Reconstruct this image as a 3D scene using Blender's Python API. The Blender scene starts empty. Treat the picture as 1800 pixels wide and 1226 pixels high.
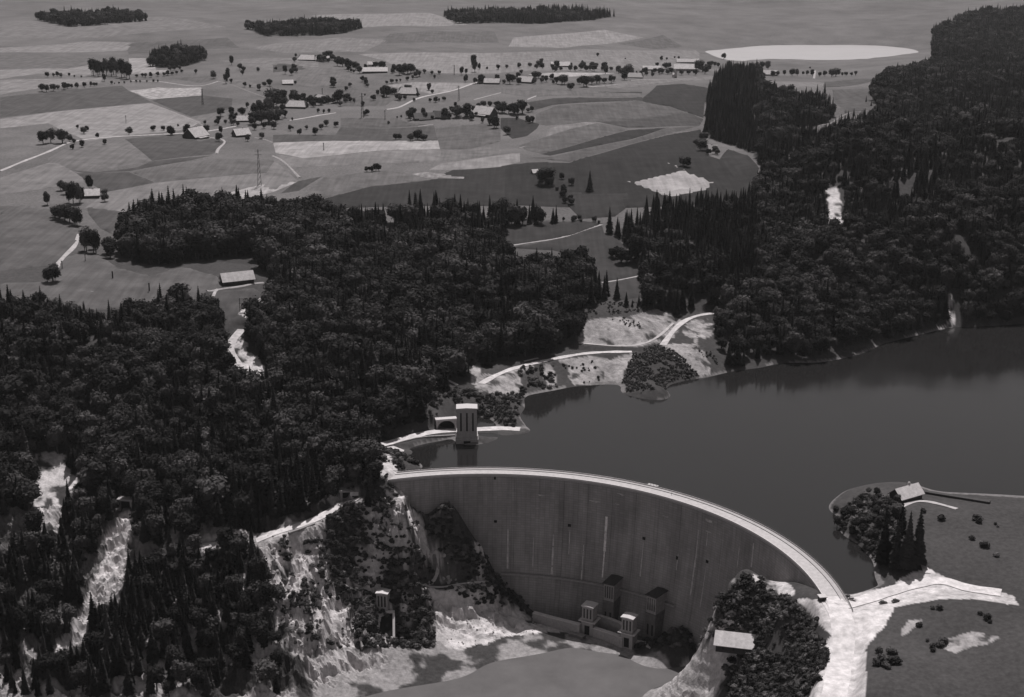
import bpy, math, random
import numpy as np
from mathutils import Vector, Matrix
from mathutils.geometry import delaunay_2d_cdt
random.seed(7); RNG = np.random.default_rng(7)
S = bpy.context.scene
R = math.radians

# ------------------------------------------------------------------ camera, sky, sun, exposure
CAM_H = 340.0
F_PX = 2600.0                      # focal length for an 1800 px wide frame
PITCH = math.atan((613 + 180) / F_PX)
cam_d = bpy.data.cameras.new('camera'); cam = bpy.data.objects.new('camera', cam_d)
S.collection.objects.link(cam)
cam.location = (0, 0, CAM_H); cam.rotation_euler = (math.pi / 2 - PITCH, 0, 0)
cam_d.sensor_width = 36; cam_d.lens = 36 * F_PX / 1800
cam_d.clip_start = 1; cam_d.clip_end = 60000
S.camera = cam

SUN_EL, SUN_AZ = 65.0, 9.0        # azimuth measured from +Y towards +X
w = bpy.data.worlds.new("World"); S.world = w; w.use_nodes = True
wn = w.node_tree.nodes; wl = w.node_tree.links; wn.clear()
sky = wn.new('ShaderNodeTexSky'); sky.sky_type = 'NISHITA'; sky.sun_disc = False
sky.sun_elevation = R(SUN_EL); sky.sun_rotation = R(SUN_AZ); sky.altitude = 700; sky.dust_density = 2.0
bw = wn.new('ShaderNodeRGBToBW'); tint = wn.new('ShaderNodeMix'); tint.data_type = 'RGBA'; tint.blend_type = 'MULTIPLY'
tint.inputs[0].default_value = 1; tint.inputs[7].default_value = (1.02, 0.985, 1.0, 1)
bg = wn.new('ShaderNodeBackground'); bg.inputs[1].default_value = 0.08
wo = wn.new('ShaderNodeOutputWorld')
wl.new(sky.outputs[0], bw.inputs[0]); wl.new(bw.outputs[0], tint.inputs[6]); wl.new(tint.outputs[2], bg.inputs[0]); wl.new(bg.outputs[0], wo.inputs[0])
sd = bpy.data.lights.new('sun', 'SUN'); sd.energy = 4.3; sd.angle = R(0.5); sd.color = (1, .975, .965)
so = bpy.data.objects.new('sun', sd); S.collection.objects.link(so)
sdir = Vector((math.sin(R(SUN_AZ)) * math.cos(R(SUN_EL)), math.cos(R(SUN_AZ)) * math.cos(R(SUN_EL)), math.sin(R(SUN_EL))))
so.rotation_euler = sdir.to_track_quat('Z', 'Y').to_euler(); so.location = (0, 900, 1500)
vs = S.view_settings; vs.view_transform = 'Standard'; vs.look = 'None'; vs.gamma = 1; vs.use_curve_mapping = False
vs.exposure = 0.0
S.cycles.max_bounces = 4; S.cycles.diffuse_bounces = 2; S.cycles.glossy_bounces = 2
S.cycles.transparent_max_bounces = 4; S.cycles.volume_bounces = 0

# ------------------------------------------------------------------ pixels and rays
CP, SP = math.cos(PITCH), math.sin(PITCH)
def rays(px, py):
    x = (np.asarray(px, float) - 900) / F_PX; y = -(np.asarray(py, float) - 613) / F_PX
    return np.stack([x, CP + y * SP, -SP + y * CP], -1)
def on_plane(px, py, z):
    d = rays(px, py); t = (z - CAM_H) / d[..., 2]
    return d * t[..., None] + np.array([0, 0, CAM_H])
def to_px(P):
    P = np.asarray(P, float); X, Y, Z = P[..., 0], P[..., 1], P[..., 2] - CAM_H
    dep = Y * CP - Z * SP; up = Y * SP + Z * CP
    return 900 + F_PX * X / dep, 613 - F_PX * up / dep, dep

# ------------------------------------------------------------------ value noise
_T = RNG.random((256, 256))
def vnoise(x, y):
    xi = np.floor(x).astype(int); yi = np.floor(y).astype(int); fx = x - xi; fy = y - yi
    fx = fx * fx * (3 - 2 * fx); fy = fy * fy * (3 - 2 * fy)
    a = _T[xi % 256, yi % 256]; b = _T[(xi + 1) % 256, yi % 256]; c = _T[xi % 256, (yi + 1) % 256]; d = _T[(xi + 1) % 256, (yi + 1) % 256]
    return (a * (1 - fx) + b * fx) * (1 - fy) + (c * (1 - fx) + d * fx) * fy
def fbm(x, y, s, o=4):
    v = 0; amp = 1; tot = 0
    for k in range(o):
        v = v + amp * vnoise(x / s + 17.3 * k, y / s + 9.1 * k); tot += amp; amp *= .5; s *= .5
    return v / tot
def ridged(x, y, s, o=4):
    v = 0; amp = 1; tot = 0
    for k in range(o):
        v = v + amp * (1 - abs(2 * vnoise(x / s + 31.7 * k, y / s + 5.9 * k) - 1)); tot += amp; amp *= .55; s *= .5
    return v / tot
def inpoly(x, y, P):
    P = np.asarray(P); ins = np.zeros(np.shape(x), bool); n = len(P); j = n - 1
    for i in range(n):
        xi, yi = P[i]; xj, yj = P[j]
        if yi != yj:
            ins ^= ((yi > y) != (yj > y)) & (x < (xj - xi) * (y - yi) / (yj - yi) + xi)
        j = i
    return ins
def sstep(a, b, v):
    t = np.clip((v - a) / (b - a), 0, 1); return t * t * (3 - 2 * t)

# ------------------------------------------------------------------ the arch of the dam
DC = np.array([-17.0, 673.0]); R_DN, R_UP = 175.8, 186.5
A0, A1 = -3.0, 109.5
def face_r(z):
    u = np.clip(-np.asarray(z, float) / 84, 0, 1.2); return 174.6 - 2 * u - 10 * u * u
def face_hit(px, py):
    d = rays(px, py); t = np.linspace(600, 1150, 4000); P = d * t[:, None] + np.array([0, 0, CAM_H])
    r = np.hypot(P[:, 0] - DC[0], P[:, 1] - DC[1])
    g = (r > face_r(P[:, 2])) & (P[:, 1] > 640)
    i = np.argmax(g); return P[i]
def dam_pt(a, r, z): return (DC[0] + r * math.cos(R(a)), DC[1] + r * math.sin(R(a)), z)

# ------------------------------------------------------------------ terrain
CTRL = """0 560 38|85 560 38|200 510 42|415 490 42|300 430 44|100 430 46|0 430 48|500 380 46|250 340 47|0 300 52|500 300 48|740 370 45
900 300 49|740 220 50|400 230 52|100 230 54|1000 230 51|1200 215 48|1000 160 44|700 140 48|400 130 54|100 130 58|100 60 60|400 60 58|800 60 48
1100 110 34|1000 40 44|100 0 66|900 0 50|1300 100 -7|1450 102 -9|1400 88 -9|1250 92 -5|1540 86 -7|1590 92 -5|1400 122 8|1240 122 14|1500 66 9|1380 64 8|1280 68 9|1620 72 10|1500 10 30|1250 5 30
1650 108 26|1720 50 25|1300 150 52|1240 175 48|1150 165 54|1450 147 36|1470 215 30|1330 240 40|1280 320 54|1200 310 49|1150 345 47
1080 380 42|1000 400 38|960 440 33|1090 480 28|1100 520 24|1000 560 22|1100 575 18|1100 605 11|1030 600 12|870 662 8|1000 628 8|1110 618 8|1165 605 10|1190 565 14|1250 550 14
1500 300 74|1600 250 76|1700 300 80|1500 400 52|1650 420 52|1400 480 34|1300 480 34|1550 520 22|1400 570 14|1300 600 6|1500 580 8|1720 500 24|1800 500 24|1800 300 80|1640 160 52
925 752 -3|922 720 -3|925 697 -3|945 692 -3|1010 680 -3|1090 678 -3|1100 694 -3|1180 697 -3|1240 664 -3|1275 656 -3|1340 646 -3|1430 638 -3|1550 606 -3|1640 583 -3|1675 576 -3|1800 570 -3
1160 640 6|1230 620 7|860 768 -3|800 772 -3|740 779 -3|712 792 -3|720 806 -3|742 824 -3
1000 760 -22|1200 740 -22|1400 700 -22|1650 640 -18|1300 850 -30|1150 800 -30|830 800 -22|1550 760 -25|1430 900 -25|1750 650 -22|1000 810 -40|1750 780 -25
700 838 -1|670 800 4|640 862 -4|610 885 -14|540 925 -21|450 945 -27|330 965 -35|220 890 -29|100 850 -25|0 850 -25|220 990 -46|150 1130 -66|0 1130 -66|0 1226 -82|300 1226 -82|230 1130 -66
300 1050 -52|450 1050 -47|520 1060 -50|560 1000 -40|500 1130 -66|600 1130 -72|400 1130 -66|500 1226 -82|600 1226 -86|650 1000 -46|680 1050 -61|690 1130 -80|720 930 -25|770 1000 -54|750 1030 -62|870 1030 -67
800 1060 -72|900 1060 -77|760 1100 -79|850 1125 -84|800 1175 -86|720 1150 -82|940 1100 -83|1000 1110 -86|1100 1120 -87|900 1226 -90|1100 1226 -90|790 903 -21|855 985 -50|820 940 -36
300 850 -20|300 700 8|500 700 6|600 800 -3|100 700 8|600 620 22|750 560 28|850 640 9|780 740 3|820 762 0|760 700 12|880 690 3|660 780 2|600 500 35|300 600 28|85 640 22|880 740 0
1330 1016 -10|1385 1030 -8|1400 1058 -5|1300 1012 -14|1262 1075 -26|1240 1110 -44|1200 1112 -72|1350 1090 -21|1400 1110 -15|1300 1130 -36|1445 1100 -3|1440 1070 -2|1230 1210 -66|1330 1210 -42|1420 1200 -16
1480 1062 0|1550 1060 0|1650 1030 0.6|1500 1120 0|1480 1220 0|1600 1030 0|1575 1012 0|1600 1085 3|1680 1065 4|1650 1125 1|1720 1200 0|1800 1050 3
1460 900 -3|1488 862 -3|1530 851 -3|1590 848 -3|1640 862 -3|1800 872 -3|1475 932 -3|1520 972 -3|1535 992 -3|1600 880 4|1570 925 3|1650 930 5|1700 900 5|1800 950 6|1620 985 3|1700 990 3|1545 1030 -3|1500 1000 -12|1450 960 -16|1480 1018 -10|1480 1040 -4"""
cp = []
for ln in CTRL.split('\n'):
    for t in ln.split('|'):
        a, b, z = map(float, t.split()); cp.append(on_plane(a, b, z))
for a, b in ((722, 880), (742, 905), (872, 1012), (900, 1040), (930, 1068)):
    cp.append(face_hit(a, b))
for a in (30, 40, 50, 60, 70, 78):
    cp.append(np.array(dam_pt(a, 150, -85))); cp.append(np.array(dam_pt(a, 176, -85)))
for a in (20, 35, 50, 65, 80, 95): cp.append(np.array(dam_pt(a, 197, -45 if a > 25 and a < 90 else -20)))
for x, y, z in ((-900, 1100, 50), (900, 1100, 60), (-700, 850, -10), (800, 850, 6), (-1500, 3000, 70), (1700, 3000, 60), (-2500, 6000, 120), (0, 6500, 120), (2500, 6000, 120), (0, 8500, 260), (3500, 9000, 300), (-3500, 9000, 300),
                (0, 300, -92), (-500, 300, -92), (500, 300, 10), (-250, 660, -90), (0, 650, -91), (-500, 700, -86), (300, 500, 5), (120, 560, -40)):
    cp.append(np.array((x, y, z), float))
cp = np.array(cp)
# drop near-duplicates
keep = []
for i in range(len(cp)):
    if all(np.hypot(*(cp[i, :2] - cp[j, :2])) > 3 for j in keep): keep.append(i)
cp = cp[keep]
C2 = 9.0 ** 2
def kern(ax, ay, bx, by): return np.sqrt((ax - bx) ** 2 + (ay - by) ** 2 + C2)
K = kern(cp[:, None, 0], cp[:, None, 1], cp[None, :, 0], cp[None, :, 1])
n_ = len(cp); A_ = np.zeros((n_ + 1, n_ + 1)); A_[:n_, :n_] = K - np.eye(n_) * 0.4; A_[n_, :n_] = 1; A_[:n_, n_] = 1
W_ = np.linalg.solve(A_, np.r_[cp[:, 2], 0])
def smooth_h(x, y):
    v = np.full(np.shape(x), W_[-1])
    for i in range(n_): v = v + W_[i] * kern(x, y, cp[i, 0], cp[i, 1])
    return v
def world_poly(pts, z): 
    P = on_plane([p[0] for p in pts], [p[1] for p in pts], z); return P[:, :2]
CLIFF = np.array([(-420, 870), (-330, 872), (-200, 862), (-120, 856), (-78, 850), (-60, 842), (-20, 838), (60, 815), (100, 780), (120, 730), (118, 690), (60, 600), (-420, 600)])
def cliffness(x, y):
    z0 = smooth_h(x, y)
    return z0, sstep(2, -14, z0) * (inpoly(x, y, CLIFF))
def base_h(x, y):
    x = np.asarray(x, float); y = np.asarray(y, float)
    z, cl = cliffness(x, y)
    floor = sstep(-86, -78, z)
    near = 1 - sstep(1300, 1900, y)
    r = np.hypot(x - DC[0], y - DC[1]); pool = inpoly(x, y, [(20, 840), (-5, 805), (-10, 760), (150, 700), (140, 800)])
    left = np.clip((40 - x) / 60, 0, 1)
    rough = (ridged(x, y * .8 + x * .3, 34, 5) - .62) * 21 + (ridged(x + 50, y, 13, 4) - .6) * 13 + (ridged(x + 9, y + 5, 4.5, 2) - .6) * 3
    z = z + cl * floor * rough * (0.3 + .7 * left)
    lf = cl * floor * (.3 + .7 * left) * (.62 * sstep(-135, -95, x) + .14 * sstep(-215, -150, x))
    u = (z + .22 * x + fbm(x + 30, y + 60, 34, 4) * 40) / 8.5; fr = u - np.floor(u)
    z = z + lf * 8.5 * (sstep(.45, .95, fr) - fr)
    fold = sstep(150, 300, x - (y - 1200) * .12) * sstep(1120, 1300, y) * (1 - sstep(2100, 2500, y)) * sstep(4, 20, z)
    z = z + fold * (ridged(x, y, 230, 2) - .6) * 42
    z = z + sstep(1350, 1700, y) * sstep(18, 32, z) * (fbm(x + 11, y * .8, 260, 2) - .5) * 20
    z = z + sstep(2500, 2800, y) * (fbm(x, y * .5, 150, 4) - .5) * 9 * (1 - sstep(8, 30, z))
    wood = sstep(4, 14, z) * near
    z = z + wood * (fbm(x, y, 90, 3) - .5) * 12 * (inpoly(x, y, WOODHILL) if WOODHILL is not None else 0)
    z = z + (fbm(x, y, 60, 2) - .5) * .6 * sstep(-2, 6, z)
    return z
WOODHILL = np.array([(-400, 880), (-60, 900), (-20, 960), (60, 1080), (60, 1260), (-250, 1300), (-120, 1150), (-400, 1120)])

TS = 520 * (12 ** (np.arange(0, 2601) / 2600))
def hit(px, py, hf):
    px = np.atleast_1d(np.asarray(px, float)); py = np.atleast_1d(np.asarray(py, float))
    out = np.zeros((len(px), 3))
    for i in range(len(px)):
        d = rays(px[i], py[i]); d = d / np.linalg.norm(d)
        # coarse then fine
        t = TS[::12]; P = d * t[:, None] + (0, 0, CAM_H); g = P[:, 2] < hf(P[:, 0], P[:, 1])
        k = int(np.argmax(g)) if g.any() else len(t) - 1
        t2 = np.linspace(t[max(k - 1, 0)], t[k], 40); P = d * t2[:, None] + (0, 0, CAM_H); g = P[:, 2] < hf(P[:, 0], P[:, 1])
        k = int(np.argmax(g)) if g.any() else 39
        out[i] = P[k]
    return out

# roads and benches: pixel polylines laid on the ground, then the ground is levelled under them
def cr(c, x, y):
    x0, y0 = {1: (80, 80), 2: (480, 80), 3: (880, 80), 4: (1280, 80), 5: (80, 340), 6: (480, 340), 7: (880, 340), 8: (1280, 340),
              9: (80, 600), 10: (480, 600), 11: (880, 600), 12: (1280, 600), 13: (80, 860), 14: (480, 860), 15: (880, 860), 16: (1280, 860)}[c]
    return (x0 + x / 4.378, y0 + y / 4.378)
def crs(c, s): return [cr(c, *map(float, p.split(','))) for p in s.split()]
ROADS = [  # name, width, tone, level?, points
 ('road', 5.0, .42, 0, crs(1, '-350,1000 20,862 190,770 330,745 470,722 700,692 930,668 1090,655')),
 ('track', 4.5, .40, 0, crs(1, '1240,640 1350,622 1460,602')),
 ('track', 3.6, .36, 0, crs(1, '1270,705 1380,712 1420,738 1340,790 1285,832 1320,862')),
 ('track', 3.0, .27, 0, crs(1, '820,440 1000,505 1130,555 1220,595')),
 ('track', 4.5, .33, 0, crs(1, '650,250 900,252 1100,282 1200,300 1330,268')),
 ('track', 3.5, .22, 0, crs(1, '1330,270 1500,320 1700,375 1751,392')),
 ('track', 3.2, .26, 0, crs(1, '1610,700 1700,705 1751,745')) ,
 ('track', 4.0, .42, 0, crs(2, '120,552 250,530 330,512 420,500 480,492')),
 ('road', 5.5, .45, 0, crs(2, '870,476 1010,466 1040,434 1110,412 1230,386 1400,355 1500,325 1565,300')),
 ('track', 4.0, .33, 0, crs(2, '1540,424 1640,402 1751,380')) ,
 ('track', 3.6, .30, 0, crs(2, '0,885 60,910 130,975 205,1045')),
 ('track', 3.6, .28, 0, crs(2, '1110,590 1180,582 1230,578')),
 ('track', 4.0, .36, 0, crs(3, '200,437 260,410 390,393')),
 ('road', 5.0, .36, 0, crs(3, '640,322 760,312 870,292 960,284')),
 ('track', 4.0, .30, 0, crs(3, '1000,262 1180,250 1340,246 1600,248 1740,236')),
 ('track', 2.6, .26, 0, crs(3, '140,775 260,745 360,700')),
 ('track', 3.0, .22, 0, crs(3, '1260,640 1400,640 1520,628 1500,690')),
 ('track', 3.5, .22, 0, crs(4, '685,655 750,628 830,600 940,580 1020,572')),
 ('road', 4.0, .36, 0, crs(4, '660,262 672,220 668,190')),
 ('track', 5.0, .42, 0, crs(5, '60,640 75,570 120,505 200,440 235,400 250,320')),
 ('track', 3.0, .27, 0, crs(5, '60,685 250,740 380,775 500,820')),
 ('track', 3.0, .36, 0, crs(5, '1240,765 1320,742 1500,722 1620,690 1720,690')),
 ('track', 2.6, .40, 0, crs(5, '1290,810 1288,765 1320,742')),
 ('track', 7.0, .50, 1, crs(5, '1700,795 1620,830 1590,880 1600,900')),
 ('track', 7.0, .52, 1, crs(5, '1510,1050 1440,1120 1400,1180 1380,1230') + crs(9, '1440,100 1500,220 1560,270 1650,280')),
 ('track', 3.6, .34, 1, crs(7, '50,410 200,385 460,350 560,320 680,268 780,242')),
 ('track', 3.0, .36, 1, crs(7, '780,690 900,676 1000,650 1065,640')),
 ('road', 5.0, .55, 1, crs(7, '1640,925 1530,935 1440,960 1380,985 1350,1020 1250,1170')),
 ('track', 2.6, .45, 1, crs(7, '600,1155 680,1160 850,1178 1020,1182 1120,1165 1210,1125 1260,1070 1330,1000')),
 ('road', 5.5, .58, 1, crs(11, '-150,330 -70,275 0,245 150,195 280,165 460,128 640,95 820,84 1010,84')),
 ('track', 2.5, .40, 1, crs(11, '180,158 240,146 290,132')),
 ('track', 3.0, .40, 1, crs(10, '1230,245 1330,295 1420,340')),
 ('road', 8.0, .60, 1, crs(10, '830,800 900,785 1000,758 1080,733 1200,700 1330,690 1600,680 1751,672') + crs(11, '60,668 150,680')),
 ('road', 5.0, .58, 1, crs(10, '860,800 920,825 1005,850')),
 ('road', 7.0, .66, 1, crs(14, '660,80 560,100 500,130 440,175 380,215 280,255 180,290 60,320 -60,365 -130,400')),
 ('road', 5.0, .60, 1, crs(13, '1390,435 1290,412 1200,430 1110,445 1040,500 1000,430')),
 ('track', 2.6, .60, 1, crs(14, '1170,748 1300,770 1400,735 1560,720 1700,712')),
 ('track', 1.5, .50, 0, crs(14, '1130,680 1220,665 1270,600 1290,520 1240,460 1160,465 1090,410')),
 ('track', 4.0, .62, 1, crs(16, '1430,415 1470,510 1520,600 1530,650')),
 ('track', 3.0, .45, 1, crs(16, '1330,140 1420,80 1520,90 1640,120 1760,155')),
 ('road', 9.0, .66, 1, crs(16, '860,900 1000,870 1150,820 1330,760 1500,720 1640,690 1720,720 1800,760 2100,800')),
 ('road', 12.0, .66, 1, crs(16, '780,830 850,930 900,1060 880,1200 850,1400 800,1700')),
]
road_w = []
for (nm, wd, tone, lev, pts) in ROADS:
    px = []; 
    for i in range(len(pts) - 1):
        n = max(1, int(math.dist(pts[i], pts[i + 1]) / 6))
        for k in range(n): px.append((pts[i][0] + (pts[i + 1][0] - pts[i][0]) * k / n, pts[i][1] + (pts[i + 1][1] - pts[i][1]) * k / n))
    px.append(pts[-1])
    P = hit([p[0] for p in px], [p[1] for p in px], lambda x, y: np.maximum(smooth_h(x, y), -2.4 if nm and lev and pts[0][1] < 900 and pts[0][0] > 650 else -1e3))
    for _ in range(14 if lev else 6):
        Q = P.copy(); Q[1:-1] = (P[:-2] + 2 * P[1:-1] + P[2:]) / 4; P = Q
    road_w.append((nm, wd, tone, lev, P))
def ground(x, y):
    x = np.asarray(x, float); y = np.asarray(y, float)
    z = base_h(x, y); best = np.full(z.shape, 1e9); zr = z.copy()
    for (nm, wd, tone, lev, P) in road_w:
        if not lev: continue
        m = (x > P[:, 0].min() - 20) & (x < P[:, 0].max() + 20) & (y > P[:, 1].min() - 20) & (y < P[:, 1].max() + 20)
        if not m.any(): continue
        xm, ym = x[m], y[m]; b = best[m]; zz = zr[m]
        for i in range(len(P) - 1):
            a, c = P[i], P[i + 1]; dx, dy = c[0] - a[0], c[1] - a[1]; L = dx * dx + dy * dy + 1e-9
            t = np.clip(((xm - a[0]) * dx + (ym - a[1]) * dy) / L, 0, 1)
            d = np.hypot(xm - a[0] - t * dx, ym - a[1] - t * dy) - wd / 2
            k = d < b; b = np.where(k, d, b); zz = np.where(k, a[2] + t * (c[2] - a[2]), zz)
        best[m] = b; zr[m] = zz
    f = 1 - sstep(1.0, 7.0, best)
    return z * (1 - f) + zr * f

# ------------------------------------------------------------------ helpers for objects and materials
TINT = (1.03, .975, .985)
def G(v): return (v * TINT[0], v * TINT[1], v * TINT[2], 1)
def new_mat(name):
    m = bpy.data.materials.new(name); m.use_nodes = True; nt = m.node_tree; b = nt.nodes['Principled BSDF']
    return m, nt, b
def mat(name, v, rough=.9, var=.25, scale=.6, spec=.2, bump=0, coords='Object'):
    m, nt, b = new_mat(name); b.inputs['Roughness'].default_value = rough; b.inputs['Specular IOR Level'].default_value = spec
    tc = nt.nodes.new('ShaderNodeTexCoord'); no = nt.nodes.new('ShaderNodeTexNoise'); no.inputs['Scale'].default_value = scale; no.inputs['Detail'].default_value = 6
    no.inputs['Roughness'].default_value = .65
    mr = nt.nodes.new('ShaderNodeMapRange'); mr.inputs[1].default_value = .3; mr.inputs[2].default_value = .7
    mr.inputs[3].default_value = 1 - var; mr.inputs[4].default_value = 1 + var
    mx = nt.nodes.new('ShaderNodeMix'); mx.data_type = 'RGBA'; mx.blend_type = 'MULTIPLY'; mx.inputs[0].default_value = 1; mx.inputs[6].default_value = G(v)
    nt.links.new(tc.outputs[coords], no.inputs['Vector']); nt.links.new(no.outputs[0], mr.inputs[0]); nt.links.new(mr.outputs[0], mx.inputs[7]); nt.links.new(mx.outputs[2], b.inputs['Base Color'])
    if bump:
        bp = nt.nodes.new('ShaderNodeBump'); bp.inputs['Strength'].default_value = bump; bp.inputs['Distance'].default_value = .5
        nt.links.new(no.outputs[0], bp.inputs['Height']); nt.links.new(bp.outputs[0], b.inputs['Normal'])
    return m
COL = S.collection
def link(name, me, m=None, parent=None, loc=None):
    o = bpy.data.objects.new(name, me); COL.objects.link(o)
    if m is not None and me is not None: me.materials.append(m)
    if parent is not None: o.parent = parent
    if loc is not None: o.location = loc
    return o
def mesh_np(name, V, Fq, smooth=False):
    me = bpy.data.meshes.new(name); V = np.asarray(V, np.float32); Fq = np.asarray(Fq, np.int32)
    k = Fq.shape[1]; me.vertices.add(len(V)); me.vertices.foreach_set('co', V.ravel())
    me.loops.add(Fq.size); me.loops.foreach_set('vertex_index', Fq.ravel())
    me.polygons.add(len(Fq)); me.polygons.foreach_set('loop_start', np.arange(0, Fq.size, k, dtype=np.int32))
    me.update(calc_edges=True); me.validate()
    if smooth: me.polygons.foreach_set('use_smooth', np.ones(len(me.polygons), bool))
    return me
class MB:
    def __init__(s): s.v = []; s.f = []
    def box(s, x0, x1, y0, y1, z0, z1, M=None):
        b = len(s.v); P = [(x0, y0, z0), (x1, y0, z0), (x1, y1, z0), (x0, y1, z0), (x0, y0, z1), (x1, y0, z1), (x1, y1, z1), (x0, y1, z1)]
        if M: P = [tuple(M @ Vector(p)) for p in P]
        s.v += P; s.f += [tuple(b + i for i in q) for q in ((3, 2, 1, 0), (4, 5, 6, 7), (0, 1, 5, 4), (1, 2, 6, 5), (2, 3, 7, 6), (3, 0, 4, 7))]; return s
    def prism(s, poly, y0, y1):          # polygon in xz, extruded along y
        b = len(s.v); n = len(poly)
        s.v += [(p[0], y0, p[1]) for p in poly] + [(p[0], y1, p[1]) for p in poly]
        s.f += [tuple(b + i for i in range(n)), tuple(b + n + i for i in reversed(range(n)))]
        s.f += [(b + (i + 1) % n, b + i, b + n + i, b + n + (i + 1) % n) for i in range(n)]; return s
    def bar(s, p, q, r, n=5):
        p = Vector(p); q = Vector(q); d = (q - p); 
        if d.length < 1e-6: return s
        M = d.to_track_quat('Z', 'Y').to_matrix(); b = len(s.v)
        for e in (p, q):
            for i in range(n):
                a = 2 * math.pi * i / n; s.v.append(tuple(e + M @ Vector((r * math.cos(a), r * math.sin(a), 0))))
        s.f += [(b + i, b + (i + 1) % n, b + n + (i + 1) % n, b + n + i) for i in range(n)] + [tuple(b + i for i in reversed(range(n))), tuple(b + n + i for i in range(n))]; return s
    def build(s, name, m, parent=None, loc=None):
        me = bpy.data.meshes.new(name); me.from_pydata(s.v, [], s.f); me.update()
        return link(name, me, m, parent, loc)
def tag(o, label, cat, group=None):
    o['label'] = label; o['category'] = cat
    if group: o['group'] = group
    return o
def empty(name, loc, rz=0, label=None, cat=None, group=None):
    o = bpy.data.objects.new(name, None); COL.objects.link(o); o.location = loc; o.rotation_euler = (0, 0, rz); o.empty_display_size = .5
    if label: tag(o, label, cat, group)
    return o

# ------------------------------------------------------------------ ground sheet
def unproj_poly(pts, hf=None):
    P = hit([p[0] for p in pts], [p[1] for p in pts], hf or ground); return P
az = np.concatenate([np.linspace(-56, -24, 50, endpoint=False), np.linspace(-24, 24, 620, endpoint=False), np.linspace(24, 56, 51)])
rad = np.concatenate([np.linspace(60, 560, 40, endpoint=False), 560 * np.exp(np.linspace(0, math.log(1250 / 560), 420, endpoint=False)), 1250 * np.exp(np.linspace(0, math.log(12000 / 1250), 420))])
AZ, RD = np.meshgrid(np.radians(az), rad)
GX = (RD * np.sin(AZ)); GY = (RD * np.cos(AZ)); GZ = ground(GX, GY)
na, nr = len(az), len(rad)
idx = np.arange(na * nr).reshape(nr, na)
FQ = np.stack([idx[:-1, :-1], idx[:-1, 1:], idx[1:, 1:], idx[1:, :-1]], -1).reshape(-1, 4)[:, ::-1]
# masks in world space
FOREST = [
 [(-60, 565), (85, 560), (200, 575), (300, 548), (350, 552), (392, 575), (395, 650), (430, 690), (490, 690), (440, 600), (440, 560), (480, 540), (478, 492), (455, 468), (400, 462), (350, 458), (270, 470), (212, 452), (228, 405), (300, 388), (400, 376), (560, 385), (640, 400), (740, 385), (880, 380), (1000, 392), (885, 402), (882, 440), (900, 480), (1030, 485), (1058, 528), (1015, 600), (930, 632), (880, 640), (850, 650), (830, 690), (760, 690), (745, 745), (690, 765), (662, 790), (655, 855), (600, 866), (540, 915), (450, 938), (330, 955), (300, 990), (300, 1140), (-60, 1140)],
 [(1062, 412), (1105, 432), (1127, 475), (1130, 540), (1185, 556), (1250, 540), (1262, 600), (1278, 648), (1340, 640), (1430, 632), (1550, 600), (1650, 574), (1860, 545), (1860, 112), (1640, 118), (1560, 138), (1530, 165), (1545, 195), (1500, 235), (1440, 250), (1340, 235), (1310, 200), (1345, 165), (1330, 128), (1270, 135), (1245, 165), (1240, 235), (1322, 270), (1338, 305), (1320, 350), (1250, 372), (1150, 382)],
 [(1330, 165), (1345, 160), (1440, 185), (1470, 200), (1430, 225), (1345, 235), (1310, 200)],
 [(262, 118), (268, 102), (300, 96), (362, 100), (362, 106), (310, 120)],
 [(430, 52), (560, 44), (640, 50), (600, 60), (470, 64)], [(780, 30), (980, 22), (1080, 30), (960, 42), (800, 42)], [(60, 36), (200, 28), (260, 38), (120, 48)], [(1640, 60), (1700, 30), (1860, 20), (1860, 112), (1640, 118)],
]
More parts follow.
